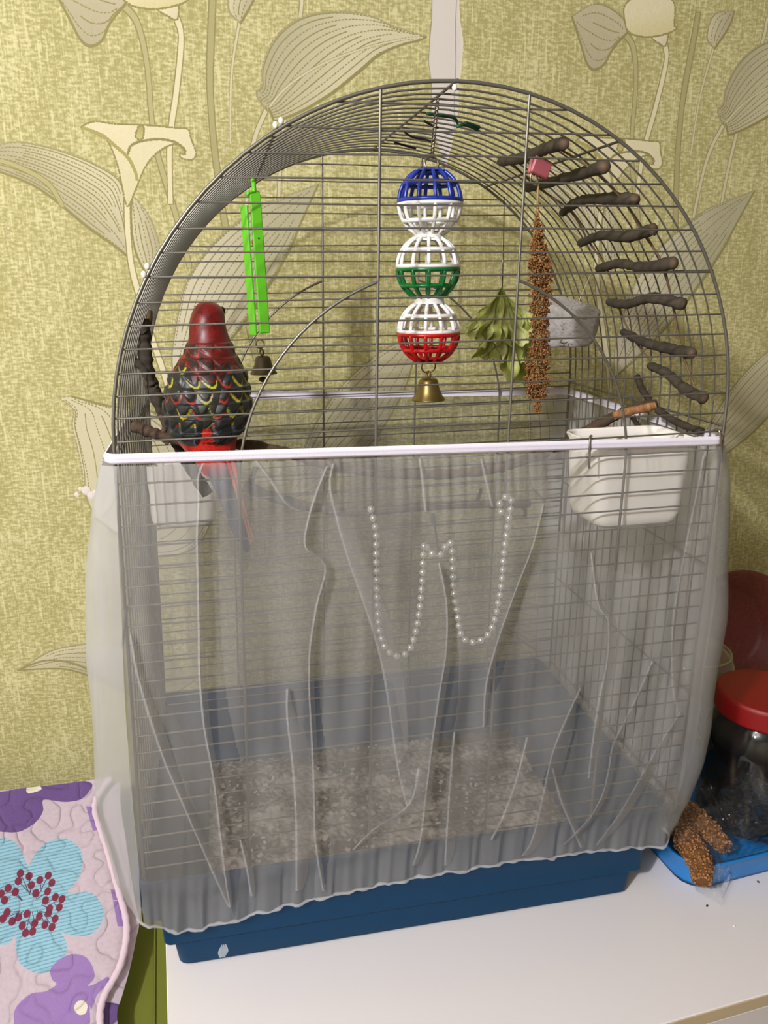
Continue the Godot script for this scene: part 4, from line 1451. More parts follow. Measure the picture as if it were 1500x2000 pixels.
func toys() -> void:
	var d := 0.085
	var t := thing("ball_toy", "hanging toy of three lattice balls in blue, green, red and white with a brass bell", "bird toy", P(837, 780, d))
	var cols := [[hexc(24, 48, 150), hexc(232, 230, 228)], [hexc(232, 230, 228), hexc(8, 100, 44)], [hexc(232, 230, 228), hexc(176, 10, 16)]]
	var centre := [[840, 396, 60.5], [836, 523, 59], [837, 649, 57.5]]
	for i in 3:
		var q: Array = centre[i]
		var c := P(q[0], q[1], d)
		var r: float = c.distance_to(P(q[0] + q[2], q[1], d)) * 0.975
		for s in 2:
			var b := MB.new()
			half_ball(b, c + Vector3(0, 0.0007 * (1 - 2 * s), 0), r, 1.0 - 2.0 * s, 12, 0.1 + i * 0.13)
			part("upper_half" if s == 0 else "lower_half", b, mat(cols[i][s], 0.32), t)
	var b := MB.new()
	for i in 2:
		b = MB.new()
		var a := P(838, [462, 585][i], d)
		b.lathe(PackedVector2Array([Vector2(0.016, -0.004), Vector2(0.015, 0), Vector2(0.016, 0.004), Vector2(0.002, 0.004)]), Transform3D(Basis.IDENTITY, a), 24)
		part("joining_collar", b, mat(hexc(226, 224, 220), 0.35), t)
	b = MB.new()
	b.tube(circle(P(843, 320, d), 0.0068, Vector3.RIGHT, Vector3(0, 0.98, -0.2), 32), 0.0011, 6, true)
	part("split_ring", b, M.steel, t)
	b = MB.new()
	var ctop := C(0.004, 0.777, 0.062)
	var cbot := P(843, 307, d)
	for s in 2:
		var pts := PackedVector3Array()
		for i in 90:
			var f := i / 89.0
			var a := f * TAU * 7.0 + PI * s
			pts.append(ctop.lerp(cbot, f) + Vector3(cos(a), 0, sin(a)) * 0.0014)
		b.tube(pts, 0.0008, 5)
	part("twisted_wire", b, M.steel, t)
	b = MB.new()
	b.tube(circle(P(837, 716, d), 0.0075, Vector3.RIGHT, Vector3(0.0, 0.9, 0.4), 32), 0.0008, 6, true)
	b.tube(circle(P(837, 732, d), 0.0034, Vector3(0.3, 0, 0.95), Vector3.UP, 20), 0.0012, 6, true)
	part("bell_ring", b, M.brass, t)
	b = MB.new()
	bell_shape(b, P(837, 738, d), 0.0235, 0.0180)
	part("bell", b, M.brass, t)
	# bright green hanging bar
	var g := thing("green_bar_toy", "bright green plastic hanging bar toy with a brown metal bell below it", "bird toy", P(515, 740, 0.25))
	b = MB.new()
	var top := P(498, 379, 0.25)
	var bot := P(517, 651, 0.25)
	var dir := (top - bot).normalized()
	var xf := Transform3D(Basis(dir.cross(Vector3.BACK).normalized(), dir, Vector3.BACK).orthonormalized() * Basis(Vector3.UP, 0.25), (top + bot) / 2)
	b.box(Vector3(0.0125, top.distance_to(bot), 0.0045), xf, 0.001)
	part("front_plank", b, M.green_plastic, g)
	b = MB.new()
	var xg := xf * Transform3D(Basis(Vector3.UP, -1.25), Vector3(-0.0115, -0.007, -0.008))
	b.box(Vector3(0.0125, top.distance_to(bot) * 0.94, 0.0035), xg, 0.001)
	part("side_plank", b, M.green_plastic, g)
	b = MB.new()
	b.box(Vector3(0.0150, 0.006, 0.010), xf * Transform3D(Basis.IDENTITY, Vector3(-0.0015, top.distance_to(bot) / 2 + 0.001, -0.005)), 0.0015)
	b.tube(smooth3(PackedVector3Array([P(497, 378, 0.252), P(496, 366, 0.254), P(495, 356, 0.258), P(493, 350, 0.262)]), 5), 0.0026, 8)
	part("hanger", b, M.green_plastic, g)
	b = MB.new()
	b.ball(P(495, 474, 0.256), Vector3(0.002, 0.005, 0.003), 6)
	part("pink_peg", b, mat(hexc(214, 84, 96), 0.5), g)
	b = MB.new()
	b.ball(xf * Vector3(0.0, 0.030, 0.0022), Vector3(0.0012, 0.0012, 0.0006), 6)
	part("screw_hole", b, M.black, g)
	b = MB.new()
	b.tube(circle(P(508, 672, 0.25), 0.005, Vector3.RIGHT, Vector3.UP, 20), 0.0008, 6, true)
	b.tube(circle(P(511, 688, 0.25), 0.0036, Vector3(0.5, 0, 0.8), Vector3.UP, 20), 0.0012, 6, true)
	var brown := mat(hexc(96, 84, 66), 0.45, 0.6)
	part("bell_ring", b, brown, g)
	b = MB.new()
	bell_shape(b, P(513, 695, 0.25), 0.0215, 0.0165)
	part("bell", b, brown, g)
	b = MB.new()
	b.ball(P(514, 741, 0.25), Vector3(0.0055, 0.0035, 0.0028), 8)
	part("clapper", b, mat(hexc(70, 56, 40), 0.5, 0.5), g)
	# pink clothes peg that clips the millet to a rung
	var pk := thing("clothes_peg", "small dusty pink plastic peg clipping the millet spray to the ladder's upper rungs", "peg", P(1055, 345, 0.10))
	for s in [-1.0, 1.0]:
		b = MB.new()
		b.box(Vector3(0.022, 0.0165, 0.004), Transform3D(Basis.from_euler(Vector3(0.15 * s, 0.2, -0.30)), P(1054, 328, 0.10) + Vector3(0, 0.0, 0.0042 * s)), 0.0015)
		part("jaw", b, mat(hexc(176, 92, 100), 0.5), pk)
	b = MB.new()
	for k in 5:
		b.tube(circle(P(1046 + k * 3, 336, 0.10), 0.0036, Vector3(0, 0.0, 1.0), Vector3.UP, 16), 0.0007, 5, true)
	b.tube(smooth3(path([[1038, 338], [1036, 352], [1044, 362], [1050, 352], [1046, 342]], 0.096), 5), 0.0008, 5)
	part("spring", b, M.steel, pk)
	# green twist tie and its dark wires at the top
	b = MB.new()
	b.tube(smooth3(path([[834, 222, 0.073], [860, 226, 0.078], [886, 230, 0.085], [893, 240, 0.09], [893, 247, 0.09], [905, 244, 0.09], [925, 250, 0.1], [938, 258, 0.106]], 0.08), 5), 0.0015, 6)
	b.tube(smooth3(path([[908, 240, 0.095], [922, 244, 0.098], [936, 249, 0.103]], 0.08), 5), 0.0019, 6)
	tag(part("plant_tie", b, mat(hexc(14, 70, 50), 0.5), self), "bent dark green coated wire lying on the cage's top hoops", "wire")
	b = MB.new()
	b.tube(smooth3(path([[828, 236, 0.085], [842, 244, 0.088], [856, 250, 0.09]], 0.08), 4), 0.0011, 6)
	b.tube(smooth3(path([[790, 258, 0.13], [806, 268, 0.135], [828, 272, 0.14], [850, 278, 0.14]], 0.08), 4), 0.0011, 6)
	b.tube(smooth3(path([[770, 278, 0.17], [790, 284, 0.175], [812, 290, 0.18]], 0.08), 4), 0.0012, 6)
	tag(part("wire_scrap", b, M.black, self), "dark wire scraps twisted round the cage's top brace", "wire")

# ---------------------------------------------------------------- food
func food() -> void:
	# millet spray on the peg
	var m := thing("millet_spray", "long brown millet spray hanging from the pink peg on the cage's right half", "millet", P(1048, 800, 0.10))
	var axis := smooth3(path([[1052, 345], [1050, 400], [1052, 460], [1056, 540], [1054, 620], [1053, 690], [1048, 750], [1050, 800]], 0.10), 10)
	var b := MB.new()
	b.tube(axis, 0.0013, 6)
	for i in 46:
		var p := axis[clampi(14 + i, 0, axis.size() - 1)]
		var a := i * 2.4
		b.tube(PackedVector3Array([p, p + Vector3(cos(a) * 0.004, -0.006, sin(a) * 0.004), p + Vector3(cos(a) * 0.009, -0.016, sin(a) * 0.009)]), 0.0005, 4)
	part("stalk", b, mat(hexc(168, 140, 92), 0.8), m)
	var prof := [[345, 0.5], [420, 2.0], [440, 9.0], [470, 15.0], [500, 20.0], [530, 25.0], [560, 23.0], [600, 21.0], [640, 17.0], [670, 22.0], [700, 23.0], [730, 25.0], [750, 27.0], [775, 20.0], [785, 8.0], [796, 9.0], [806, 3.0]]
	var seeds := func(count: int, at: Callable, size: float, c1: Color, c2: Color) -> MultiMeshInstance3D:
		var mm := MultiMesh.new()
		mm.transform_format = MultiMesh.TRANSFORM_3D
		mm.use_colors = true
		var sb := MB.new()
		sb.ball(Vector3.ZERO, Vector3(size, size * 0.8, size), 4)
		mm.mesh = sb.done()
		mm.instance_count = count
		for i in count:
			mm.set_instance_transform(i, Transform3D(Basis.from_euler(Vector3(rng.randf() * TAU, rng.randf() * TAU, 0)).scaled(Vector3.ONE * rng.randf_range(0.7, 1.25)), at.call(i)))
			mm.set_instance_color(i, c1.lerp(c2, rng.randf() * rng.randf()))
		var mi := MultiMeshInstance3D.new()
		mi.multimesh = mm
		mi.material_override = vmat(0.7)
		mi.set_meta("kind", "stuff")
		return mi
	var at_m := func(i: int) -> Vector3:
		var v := 0.0
		var r := 0.0
		while true:
			v = rng.randf_range(400, 806)
			r = 0.0
			for k in prof.size() - 1:
				if v >= prof[k][0] and v < prof[k + 1][0]:
					r = lerpf(prof[k][1], prof[k + 1][1], (v - prof[k][0]) / (prof[k + 1][0] - prof[k][0]))
			r *= 0.82 + 0.22 * sin(v * 0.33) * sin(v * 0.11)
			if rng.randf() * 27.0 < r:
				break
		var f := (v - 345) / (806.0 - 345.0) * (axis.size() - 1)
		var p := axis[clampi(int(f), 0, axis.size() - 1)]
		var a := rng.randf() * TAU
		var q := r * 0.00063 * sqrt(rng.randf_range(0.15, 1.0))
		return P(lerpf(1050, 1055, 0.5), v, 0.10) * Vector3(0, 1, 0) + Vector3(p.x + cos(a) * q, 0, p.z + sin(a) * q)
	var mi: MultiMeshInstance3D = seeds.call(3600, at_m, 0.0011, lin(150, 100, 50), lin(62, 34, 12))
	mi.name = "seed_clusters"
	mi.position = -m.position
	m.add_child(mi)
	# lettuce on a black thread
	var l := thing("lettuce_leaf", "wilting pale green lettuce leaves hanging on a thread beside the millet", "lettuce", P(985, 740, 0.25))
	var lm := vmat(0.55)
	lm.backlight_enabled = true
	lm.backlight = Color(0.55, 0.6, 0.3)
	var c1 := lin(186, 194, 104)
	var c2 := lin(212, 212, 150)
	var ln := noise(77, 1.0)
	var topp := P(980, 566, 0.25)
	var leaves := [[[918, 636], [930, 700], [952, 690], [990, 735], [1028, 700], [1042, 628], 0.0, 0.228], [[914, 640], [926, 668], [955, 672], [985, 672], [1020, 665], [1046, 640], 1.7, 0.215], [[945, 676], [985, 728], [1010, 744], [1040, 738], [1050, 700], [1040, 650], 3.1, 0.26]]
	for q: Array in leaves:
		b = MB.new()
		var rim := PackedVector3Array()
		for k in 6:
			rim.append(P(q[k][0], q[k][1], q[7]))
		rim = smooth3(rim, 12)
		var nn := rim.size()
		var ph: float = q[6]
		b.grid(func(u, v):
			var e := rim[clampi(int(u * (nn - 1)), 0, nn - 1)]
			var p := topp.lerp(e, v)
			var ruf: float = ln.get_noise_2d(u * 9.0 + ph, v * 1.5) * 0.020 * v + ln.get_noise_2d(u * 22.0, v * 3.0 + ph) * 0.007 * v * v
			var belly: float = sin(v * PI * 0.62) * 0.016
			p.z += ruf + belly * sin(u * PI)
			p.y += 0.008 * ln.get_noise_2d(u * 14.0, 30.0 + ph) * v * v + 0.004 * (1.0 - v) * sin(u * 19.0)
			p.x += 0.010 * ln.get_noise_2d(u * 7.0 + ph, 60.0 + v * 2.5) * v
			return p, 90, 34, false, false, func(u, v):
			var g := 0.5 + 1.4 * ln.get_noise_2d(u * 9.0 + ph, v * 2.0)
			return c1.lerp(c2, clampf(g * v * 1.2, 0, 1)).lerp(lin(142, 150, 56), 0.5 * clampf(1.0 - v * 1.6, 0, 1)))
		part("leaf", b, lm, l, true)
	b = MB.new()
	b.tube(PackedVector3Array([P(985, 384, 0.335), P(984, 440, 0.32), P(983, 490, 0.30), P(981, 566, 0.25)]), 0.0006, 5)
	tag(part("black_thread", b, M.black, self), "thin black thread from the cage roof to the lettuce", "thread")
	b = MB.new()
	b.tube(smooth3(path([[957, 518], [963, 525], [972, 527], [979, 522], [982, 508]], 0.27), 5), 0.0007, 5)
	tag(part("thread_end", b, mat(hexc(230, 226, 216), 0.7), self), "curled white thread end above the lettuce", "thread")
	# pumice block wired to the right rear hoops
	var pn := noise(81, 260.0, FastNoiseLite.TYPE_CELLULAR)
	var pl := noise(82, 45.0, FastNoiseLite.TYPE_SIMPLEX_SMOOTH, 3)
	b = MB.new()
	var pc := P(1112, 632, 0.262)
	var pb := Basis.from_euler(Vector3(0.30, -0.62, -0.12))
	b.grid(func(u, v):
		var a: float = TAU * u
		var e: float = PI * (v - 0.5)
		var dir := Vector3(cos(a) * cos(e), sin(e), sin(a) * cos(e))
		var ex := 0.14
		var k := pow(pow(absf(dir.x), 1 / ex) + pow(absf(dir.y), 1 / ex) + pow(absf(dir.z), 1 / ex), -ex)
		var p := dir * k * Vector3(0.036, 0.0255, 0.026)
		p.y *= 1.0 - 0.25 * (p.x / 0.036)
		var pit := clampf(-pn.get_noise_3dv(p) * 3.2 - 2.2, 0, 1)
		p += dir * (0.0016 * pl.get_noise_3dv(p) - 0.0012 * pit)
		return pc + pb * p, 200, 110, true, false, func(u, v):
		var a: float = TAU * u
		var e: float = PI * (v - 0.5)
		var g := pl.get_noise_3d(cos(a) * 0.1, sin(e) * 0.1, sin(a) * 0.1)
		var sp := fposmod(sin(floor(u * 120.0) * 12.9 + floor(v * 70.0) * 78.2) * 43758.5, 1.0)
		return lin(186, 180, 178).lerp(lin(160, 154, 150), clampf(0.5 + g, 0, 1)) * (0.45 if sp > 0.965 else 1.0), true)
	tag(part("pumice_block", b, vmat(0.95), self, true), "grey pitted pumice block fixed to the cage's rear right behind the millet", "pumice stone")
	b = MB.new()
	b.tube(smooth3(path([[1130, 592, 0.25], [1136, 575, 0.25], [1150, 545, 0.25], [1156, 530, 0.25]], 0.25), 4), 0.0006, 5)
	b.tube(smooth3(path([[1098, 664, 0.24], [1094, 668, 0.235], [1102, 671, 0.235], [1108, 668, 0.24]], 0.25), 4), 0.0009, 5)
	tag(part("tie_wire", b, M.steel, self), "thin steel wire that ties the pumice block to the hoops", "wire")
	# white feeder hooked inside the front right
	var f := thing("feeder_cup", "white plastic seed cup hooked inside the cage front at the right", "feeder", P(1255, 1045, 0.05))
	var cen := (P(1158, 880, 0.008) + P(1372, 872, 0.008)) / 2 + Vector3(0, 0, -0.042)
	b = MB.new()
	var rows := [[0.034, 0.026, -0.083, 0.012], [0.043, 0.033, -0.088, 0.014], [0.049, 0.037, -0.084, 0.014], [0.0515, 0.039, -0.076, 0.014], [0.056, 0.0415, 0.0, 0.014], [0.0595, 0.0430, 0.006, 0.015], [0.0580, 0.0420, 0.0075, 0.014], [0.0540, 0.0395, 0.005, 0.014], [0.0495, 0.037, -0.074, 0.013], [0.03, 0.024, -0.082, 0.012]]
	var nn2 := 64
	for q: Array in rows:
		for i in nn2:
			var e: Array = rr(q[0], q[1], q[3], float(i) / nn2)
			var pe: Vector2 = e[0]
			b.add(cen + Vector3(pe.x, q[2], pe.y))
	for j in rows.size() - 1:
		for i in nn2:
			var i2 := (i + 1) % nn2
			b.quad(j * nn2 + i, (j + 1) * nn2 + i, (j + 1) * nn2 + i2, j * nn2 + i2)
	for o: int in [0, (rows.size() - 1) * nn2]:
		var mm2 := b.add(cen + Vector3(0, rows[0][2] if o == 0 else rows[9][2], 0))
		for i in nn2:
			if o == 0:
				b.tri(mm2, o + i, o + (i + 1) % nn2)
			else:
				b.tri(mm2, o + (i + 1) % nn2, o + i)
	part("cup", b, M.white_plastic, f)
	b = MB.new()
	for s in [-1.0, 1.0]:
		b.box(Vector3(0.006, 0.012, 0.009), Transform3D(Basis.IDENTITY, cen + Vector3(0.035 * s, 0.008, 0.041)), 0.001)
	part("hook", b, M.white_plastic, f)
	# a second, paler cup hooked to the left rear
	f = thing("feeder_cup", "white plastic seed cup hooked inside the cage's left rear, dim behind the cover", "feeder", P(345, 1030, 0.33))
	cen = P(352, 905, 0.325)
	b = MB.new()
	for q: Array in rows:
		for i in nn2:
			var e: Array = rr(q[0] * 0.8, q[1] * 0.95, q[3], float(i) / nn2)
			var pe: Vector2 = e[0]
			b.add(cen + Vector3(pe.x, q[2] * 0.9, pe.y))
	for j in rows.size() - 1:
		for i in nn2:
			var i2 := (i + 1) % nn2
			b.quad(j * nn2 + i, (j + 1) * nn2 + i, (j + 1) * nn2 + i2, j * nn2 + i2)
	part("cup", b, M.white_plastic, f)

# ---------------------------------------------------------------- string of beads
func beads() -> void:
	var g := thing("bead_string", "string of small silver beads looped in a W over the front wires", "beads", P(860, 1285, -0.006))
	var d := -0.0065
	var line := smooth3(path([[725, 995], [733, 1030], [735, 1048], [735, 1090], [736, 1130], [737, 1170], [740, 1215], [745, 1245], [755, 1268], [772, 1281], [788, 1280], [802, 1265], [812, 1235], [818, 1205], [822, 1170], [826, 1120], [827, 1085], [830, 1060], [837, 1074], [851, 1085], [865, 1079], [874, 1060], [881, 1062], [884, 1085], [885, 1125], [887, 1160], [893, 1195], [898, 1230], [907, 1248], [925, 1255], [940, 1250], [957, 1235], [968, 1205], [975, 1170], [981, 1130], [984, 1090], [988, 1055], [993, 1020], [999, 985], [996, 970], [980, 976], [976, 994], [986, 1008]], d), 8)
	var b := MB.new()
	b.tube(line, 0.0004, 4)
	part("string", b, mat(hexc(200, 196, 190), 0.6), g)
	var mm := mat(hexc(240, 238, 234), 0.2, 0.6)
	var one := MB.new()
	one.ball(Vector3.ZERO, Vector3.ONE * 0.0037, 7)
	var mesh := one.done()
	var run := 0.0
	var next := 0.0
	for i in line.size() - 1:
		var len := line[i].distance_to(line[i + 1])
		while run + len >= next:
			var o := MeshInstance3D.new()
			o.mesh = mesh
			o.material_override = mm
			o.name = "bead"
			o.position = line[i].lerp(line[i + 1], clampf((next - run) / len, 0, 1)) - g.position
			g.add_child(o, true)
			next += 0.0093
		run += len
	b = MB.new()
	b.ball(P(846, 1014, -0.0065), Vector3(0.0032, 0.0068, 0.002), 8, Color.WHITE, Basis(Vector3.BACK, 0.18))
	b.tube(smooth3(path([[848, 1024], [853, 1052], [857, 1086]], -0.0065), 5), 0.0013, 6)
	tag(part("hook_pin", b, mat(hexc(70, 66, 64), 0.5), self), "dark pin holding up the middle of the silver bead string", "pin")

# ---------------------------------------------------------------- jars and tray at the right
func right_hand_things() -> void:
	var blue := mat(hexc(26, 118, 192), 0.38)
	# open blue tray: lofted rounded rings along its own outline
	var tc := T(1515, 1600, 0.0) + Vector3(0.06, 0, -0.06)
	var rot := Basis.from_euler(Vector3(0, deg_to_rad(5.0), -0.0148))
	var fl := T(1352, 1732, 0.0)
	var xf := Transform3D(rot, Vector3.ZERO)
	var hx := 0.19
	var hz := 0.103
	xf.origin = fl + rot * Vector3(hx - 0.010, 0, -hz + 0.006)
	xf.origin.y = table_y(xf.origin.x) + 0.0005
	var tray := thing("plastic_tray", "bright blue shallow plastic tray on the dresser holding the jars", "tray", xf.origin)
	var rings := [[0.0, 0.000, 0.03], [0.0, 0.004, 0.034], [0.003, 0.020, 0.036], [0.007, 0.038, 0.040], [0.013, 0.041, 0.044], [0.0135, 0.0428, 0.044], [0.011, 0.0435, 0.042], [0.006, 0.0405, 0.038], [0.0, 0.020, 0.034], [-0.004, 0.005, 0.030], [-0.012, 0.0028, 0.026]]
	var b := MB.new()
	var n := 96
	for q: Array in rings:
		for i in n:
			var e: Array = rr(hx + q[0], hz + q[0], q[2], float(i) / n)
			var p: Vector2 = e[0]

			b.add(xf * Vector3(p.x, q[1], p.y))
	for j in rings.size() - 1:
		for i in n:
			var i2 := (i + 1) % n
			b.quad(j * n + i, (j + 1) * n + i, (j + 1) * n + i2, j * n + i2)
	for o: int in [0, (rings.size() - 1) * n]:
		var m := b.add(xf * Vector3(0, 0.0 if o == 0 else 0.0028, 0))
		for i in n:
			if o == 0:
				b.tri(m, o + i, o + (i + 1) % n)
			else:
				b.tri(m, o + (i + 1) % n, o + i)
	part("basin", b, blue, tray)
	# jar of dark seed with a red lid
	var jb := Vector3(0.497, table_y(0.497) + 0.004, -0.103)
	var jx := Transform3D(rot.scaled(Vector3(1.08, 1.2, 1.08)), jb)
	var jar := thing("seed_jar", "clear jar of black seed with a bright red screw lid standing in the blue tray", "jar", jb)
	b = MB.new()
	var outer := PackedVector2Array([Vector2(0.001, 0.0), Vector2(0.058, 0.0), Vector2(0.066, 0.004), Vector2(0.069, 0.012), Vector2(0.0695, 0.105), Vector2(0.066, 0.122), Vector2(0.056, 0.136), Vector2(0.051, 0.142), Vector2(0.050, 0.160)])
	b.lathe(outer, jx, 48)
	var glass := mat(Color(0.92, 0.95, 0.94, 0.006), 0.03)
	glass.transparency = BaseMaterial3D.TRANSPARENCY_ALPHA
	part("glass_body", b, glass, jar)
	b = MB.new()
	var sn := noise(91, 320.0, FastNoiseLite.TYPE_SIMPLEX)
	b.grid(func(u, v):
		var a: float = TAU * u
		var r: float = [0.0005, 0.055, 0.0655, 0.067, 0.067, 0.067, 0.067, 0.066, 0.062, 0.052, 0.03, 0.0005][int(round(v * 11))]
		var y: float = [0.003, 0.003, 0.006, 0.014, 0.035, 0.06, 0.085, 0.106, 0.120, 0.130, 0.133, 0.134][int(round(v * 11))]
		var p := Vector3(cos(a) * r, y, sin(a) * r)
		return jx * (p * (1.0 + 0.012 * sn.get_noise_3dv(p * 1.5))), 90, 11, true, false, func(u, v):
		var g := fposmod(sin(floor(u * 90.0) * 12.9 + floor(v * 11.0) * 78.2) * 43758.5, 1.0)
		return lin(7, 6, 6).lerp(lin(60, 52, 40), 1.0 if g > 0.975 else g * 0.06))
	var fill := vmat(0.7)
	fill.metallic_specular = 0.2
	part("seed_fill", b, fill, jar, true)
	b = MB.new()
	b.lathe(PackedVector2Array([Vector2(0.0565, 0.140), Vector2(0.0590, 0.140), Vector2(0.0598, 0.143), Vector2(0.0598, 0.160), Vector2(0.0585, 0.1645), Vector2(0.055, 0.1660), Vector2(0.020, 0.1655), Vector2(0.0005, 0.1655)]), jx, 64)
	part("lid", b, mat(hexc(132, 8, 7), 0.5), jar)
	# pink round bowl leaning upright behind the jar
	var pb := Vector3(0.682, -0.0125, -0.425)
	var tub := thing("pink_bowl", "translucent pink plastic bowl leaning upright behind the red-lidded jar", "bowl", pb + Vector3(0, -0.12, 0.02))
	b = MB.new()
	b.lathe(PackedVector2Array([Vector2(0.001, -0.03), Vector2(0.070, -0.03), Vector2(0.085, -0.024), Vector2(0.112, 0.020), Vector2(0.1185, 0.0225), Vector2(0.1200, 0.0245), Vector2(0.1175, 0.0265), Vector2(0.110, 0.0235), Vector2(0.083, -0.021), Vector2(0.069, -0.027), Vector2(0.001, -0.0275)]), Transform3D(Basis(Vector3.RIGHT, PI / 2 - 0.22), pb), 64)
	var pinkm := mat(Color(hexc(126, 34, 56), 0.60), 0.4)
	pinkm.transparency = BaseMaterial3D.TRANSPARENCY_ALPHA
	pinkm.backlight_enabled = true
	pinkm.backlight = Color(0.5, 0.15, 0.2)
	part("wall", b, pinkm, tub)
	# round clear box of mixed seed between the tub and the cage
	var cb := Vector3(0.505, 0.0, -0.290)
	cb.y = table_y(cb.x) + 0.001
	var box := thing("seed_box", "clear round container half full of mixed seed, half hidden behind the cage cover", "container", cb)
	b = MB.new()
	b.lathe(PackedVector2Array([Vector2(0.001, 0.0), Vector2(0.066, 0.0), Vector2(0.070, 0.006), Vector2(0.072, 0.10), Vector2(0.070, 0.145), Vector2(0.060, 0.172), Vector2(0.040, 0.186), Vector2(0.001, 0.190)]), Transform3D(rot, cb), 48)
	var clear := mat(Color(0.85, 0.9, 0.75, 0.05), 0.08)
	clear.transparency = BaseMaterial3D.TRANSPARENCY_ALPHA
	part("shell", b, clear, box)
	b = MB.new()
	b.tube(circle(cb + rot * Vector3(0, 0.171, 0), 0.0605, rot.x, rot.z, 48), 0.0016, 6, true)
	part("rim", b, mat(hexc(150, 152, 96), 0.4), box)
	b = MB.new()
	b.lathe(PackedVector2Array([Vector2(0.001, 0.003), Vector2(0.064, 0.003), Vector2(0.068, 0.01), Vector2(0.070, 0.10), Vector2(0.066, 0.118), Vector2(0.03, 0.126), Vector2(0.001, 0.128)]), Transform3D(rot, cb), 48)
	for i in b.c.size():
		b.c[i] = lin(96, 80, 44)
	part("seed_fill", b, vmat(0.9), box, true)
	var mm := MultiMesh.new()
	mm.transform_format = MultiMesh.TRANSFORM_3D
	mm.use_colors = true
	var sb := MB.new()
	sb.ball(Vector3.ZERO, Vector3(0.0040, 0.0014, 0.0016), 4)
	mm.mesh = sb.done()
	mm.instance_count = 1500
	for i in 1500:
		var a := rng.randf() * TAU
		var y := rng.randf_range(0.01, 0.125)
		var r := 0.0695 if y < 0.105 else lerpf(0.069, 0.01, (y - 0.105) / 0.02)
		mm.set_instance_transform(i, Transform3D(Basis.from_euler(Vector3(rng.randf() * TAU, rng.randf() * TAU, rng.randf() * TAU)), cb + rot * Vector3(cos(a) * r, y, sin(a) * r)))
		mm.set_instance_color(i, [lin(150, 130, 80), lin(80, 70, 30), lin(40, 34, 24), lin(176, 160, 120)][rng.randi() % 4])
	var mi := MultiMeshInstance3D.new()
	mi.multimesh = mm
	mi.material_override = vmat(0.7)
	mi.name = "mixed_seed"
	mi.position = -box.position
	mi.set_meta("kind", "stuff")
	box.add_child(mi)
	# dried millet heads in a clear bag
	var heads := [[[[1318, 1570, 0.030], [1345, 1590, 0.042], [1378, 1615, 0.050], [1418, 1655, 0.046]], 0.017, 0.011, "thick brown millet spray in the bag lying over the blue tray, pointing right"], [[[1330, 1590, 0.036], [1342, 1640, 0.046], [1366, 1680, 0.050], [1372, 1722, 0.044]], 0.016, 0.013, "brown millet spray in the bag hanging over the tray's front rim, tip shining"], [[[1298, 1540, 0.02], [1322, 1590, 0.024], [1332, 1630, 0.030], [1350, 1672, 0.034]], 0.014, 0.013, "brown millet spray in the bag nearest the cage cover"]]
	for q: Array in heads:
		var pts := PackedVector3Array()
		for p: Array in q[0]:
			pts.append(T(p[0], p[1], p[2]))
		pts = smooth3(pts, 10)
		var hd := thing("millet_spray", q[3], "millet", pts[pts.size() / 2], "dried millet sprays in the bag")
		b = MB.new()
		var rad := PackedFloat32Array()
		for i in pts.size():
			var t := float(i) / (pts.size() - 1)
			rad.append(lerpf(q[1], q[2], t) * (0.4 + 0.6 * sqrt(sin(PI * clampf(t * 0.86 + 0.08, 0, 1)))) * (1.0 + 0.1 * sin(i * 1.7)))
		b.tube(pts, rad, 14)
		part("core", b, mat(hexc(104, 66, 30), 0.9), hd)
		var hm := MultiMesh.new()
		hm.transform_format = MultiMesh.TRANSFORM_3D
		hm.use_colors = true
		var one := MB.new()
		one.ball(Vector3.ZERO, Vector3(0.0016, 0.0013, 0.0016), 4)
		hm.mesh = one.done()
		hm.instance_count = 1500
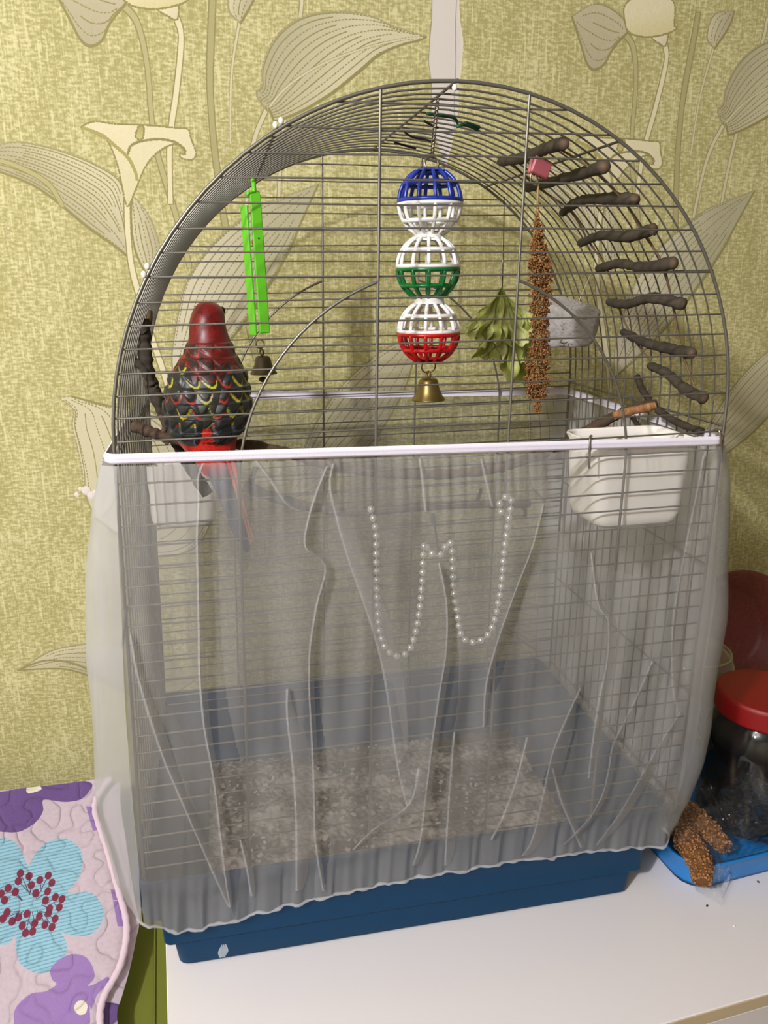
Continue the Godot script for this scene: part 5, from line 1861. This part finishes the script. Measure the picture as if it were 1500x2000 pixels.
		for i in 1500:
			var k := rng.randi() % (b.v.size() - 2)
			var e := b.v[k].lerp(b.v[(k + 13) % (b.v.size() - 2)], rng.randf() * 0.3) if k + 14 < b.v.size() - 2 else b.v[k]
			hm.set_instance_transform(i, Transform3D(Basis.IDENTITY.scaled(Vector3.ONE * rng.randf_range(0.7, 1.3)), e + Vector3(rng.randfn(0, 0.001), rng.randfn(0, 0.001), rng.randfn(0, 0.001))))
			hm.set_instance_color(i, lin(170, 118, 66).lerp(lin(92, 52, 20), rng.randf()))
		mi = MultiMeshInstance3D.new()
		mi.multimesh = hm
		mi.material_override = vmat(0.6)
		mi.name = "grains"
		mi.position = -hd.position
		mi.set_meta("kind", "stuff")
		hd.add_child(mi)
	# crumpled clear bag over the heads and the jar's foot
	var bag := mat(Color(0.90, 0.93, 0.97, 0.014), 0.1)
	bag.transparency = BaseMaterial3D.TRANSPARENCY_ALPHA
	var bn := noise(95, 1.0, FastNoiseLite.TYPE_SIMPLEX_SMOOTH, 3)
	var rim1 := [[1300, 1520], [1330, 1485], [1380, 1470], [1440, 1500], [1500, 1530], [1560, 1560]]
	var rim2 := [[1330, 1690], [1360, 1740], [1408, 1768], [1428, 1720], [1470, 1680], [1560, 1640]]
	b = MB.new()
	b.grid(func(u, v):
		var k := clampf(u, 0, 1) * 5.0
		var i := mini(int(k), 4)
		var f := k - i
		var a := Vector2(rim1[i][0], rim1[i][1]).lerp(Vector2(rim1[i + 1][0], rim1[i + 1][1]), f)
		var e := Vector2(rim2[i][0], rim2[i][1]).lerp(Vector2(rim2[i + 1][0], rim2[i + 1][1]), f)
		var p := a.lerp(e, v)
		var far := clampf((p.x - 1400) / 80.0, 0, 1) * clampf((1640.0 - p.y) / 60.0, 0, 1)
		var h := lerpf(0.066, 0.010, smoothstep(0.55, 1.0, v)) + 0.06 * far
		h += 0.010 * bn.get_noise_2d(u * 9.0, v * 9.0) + 0.006 * absf(bn.get_noise_2d(u * 26.0, v * 20.0 + 9.0))
		return T(p.x, p.y, h - 0.06 * far).lerp(P(p.x, p.y, 0.016 - 0.010 * bn.get_noise_2d(u * 14.0, v * 12.0)), far), 90, 70)
	tag(part("plastic_bag", b, bag, self), "crumpled clear plastic bag over the brown millet heads, its corner hanging over the tray", "bag")
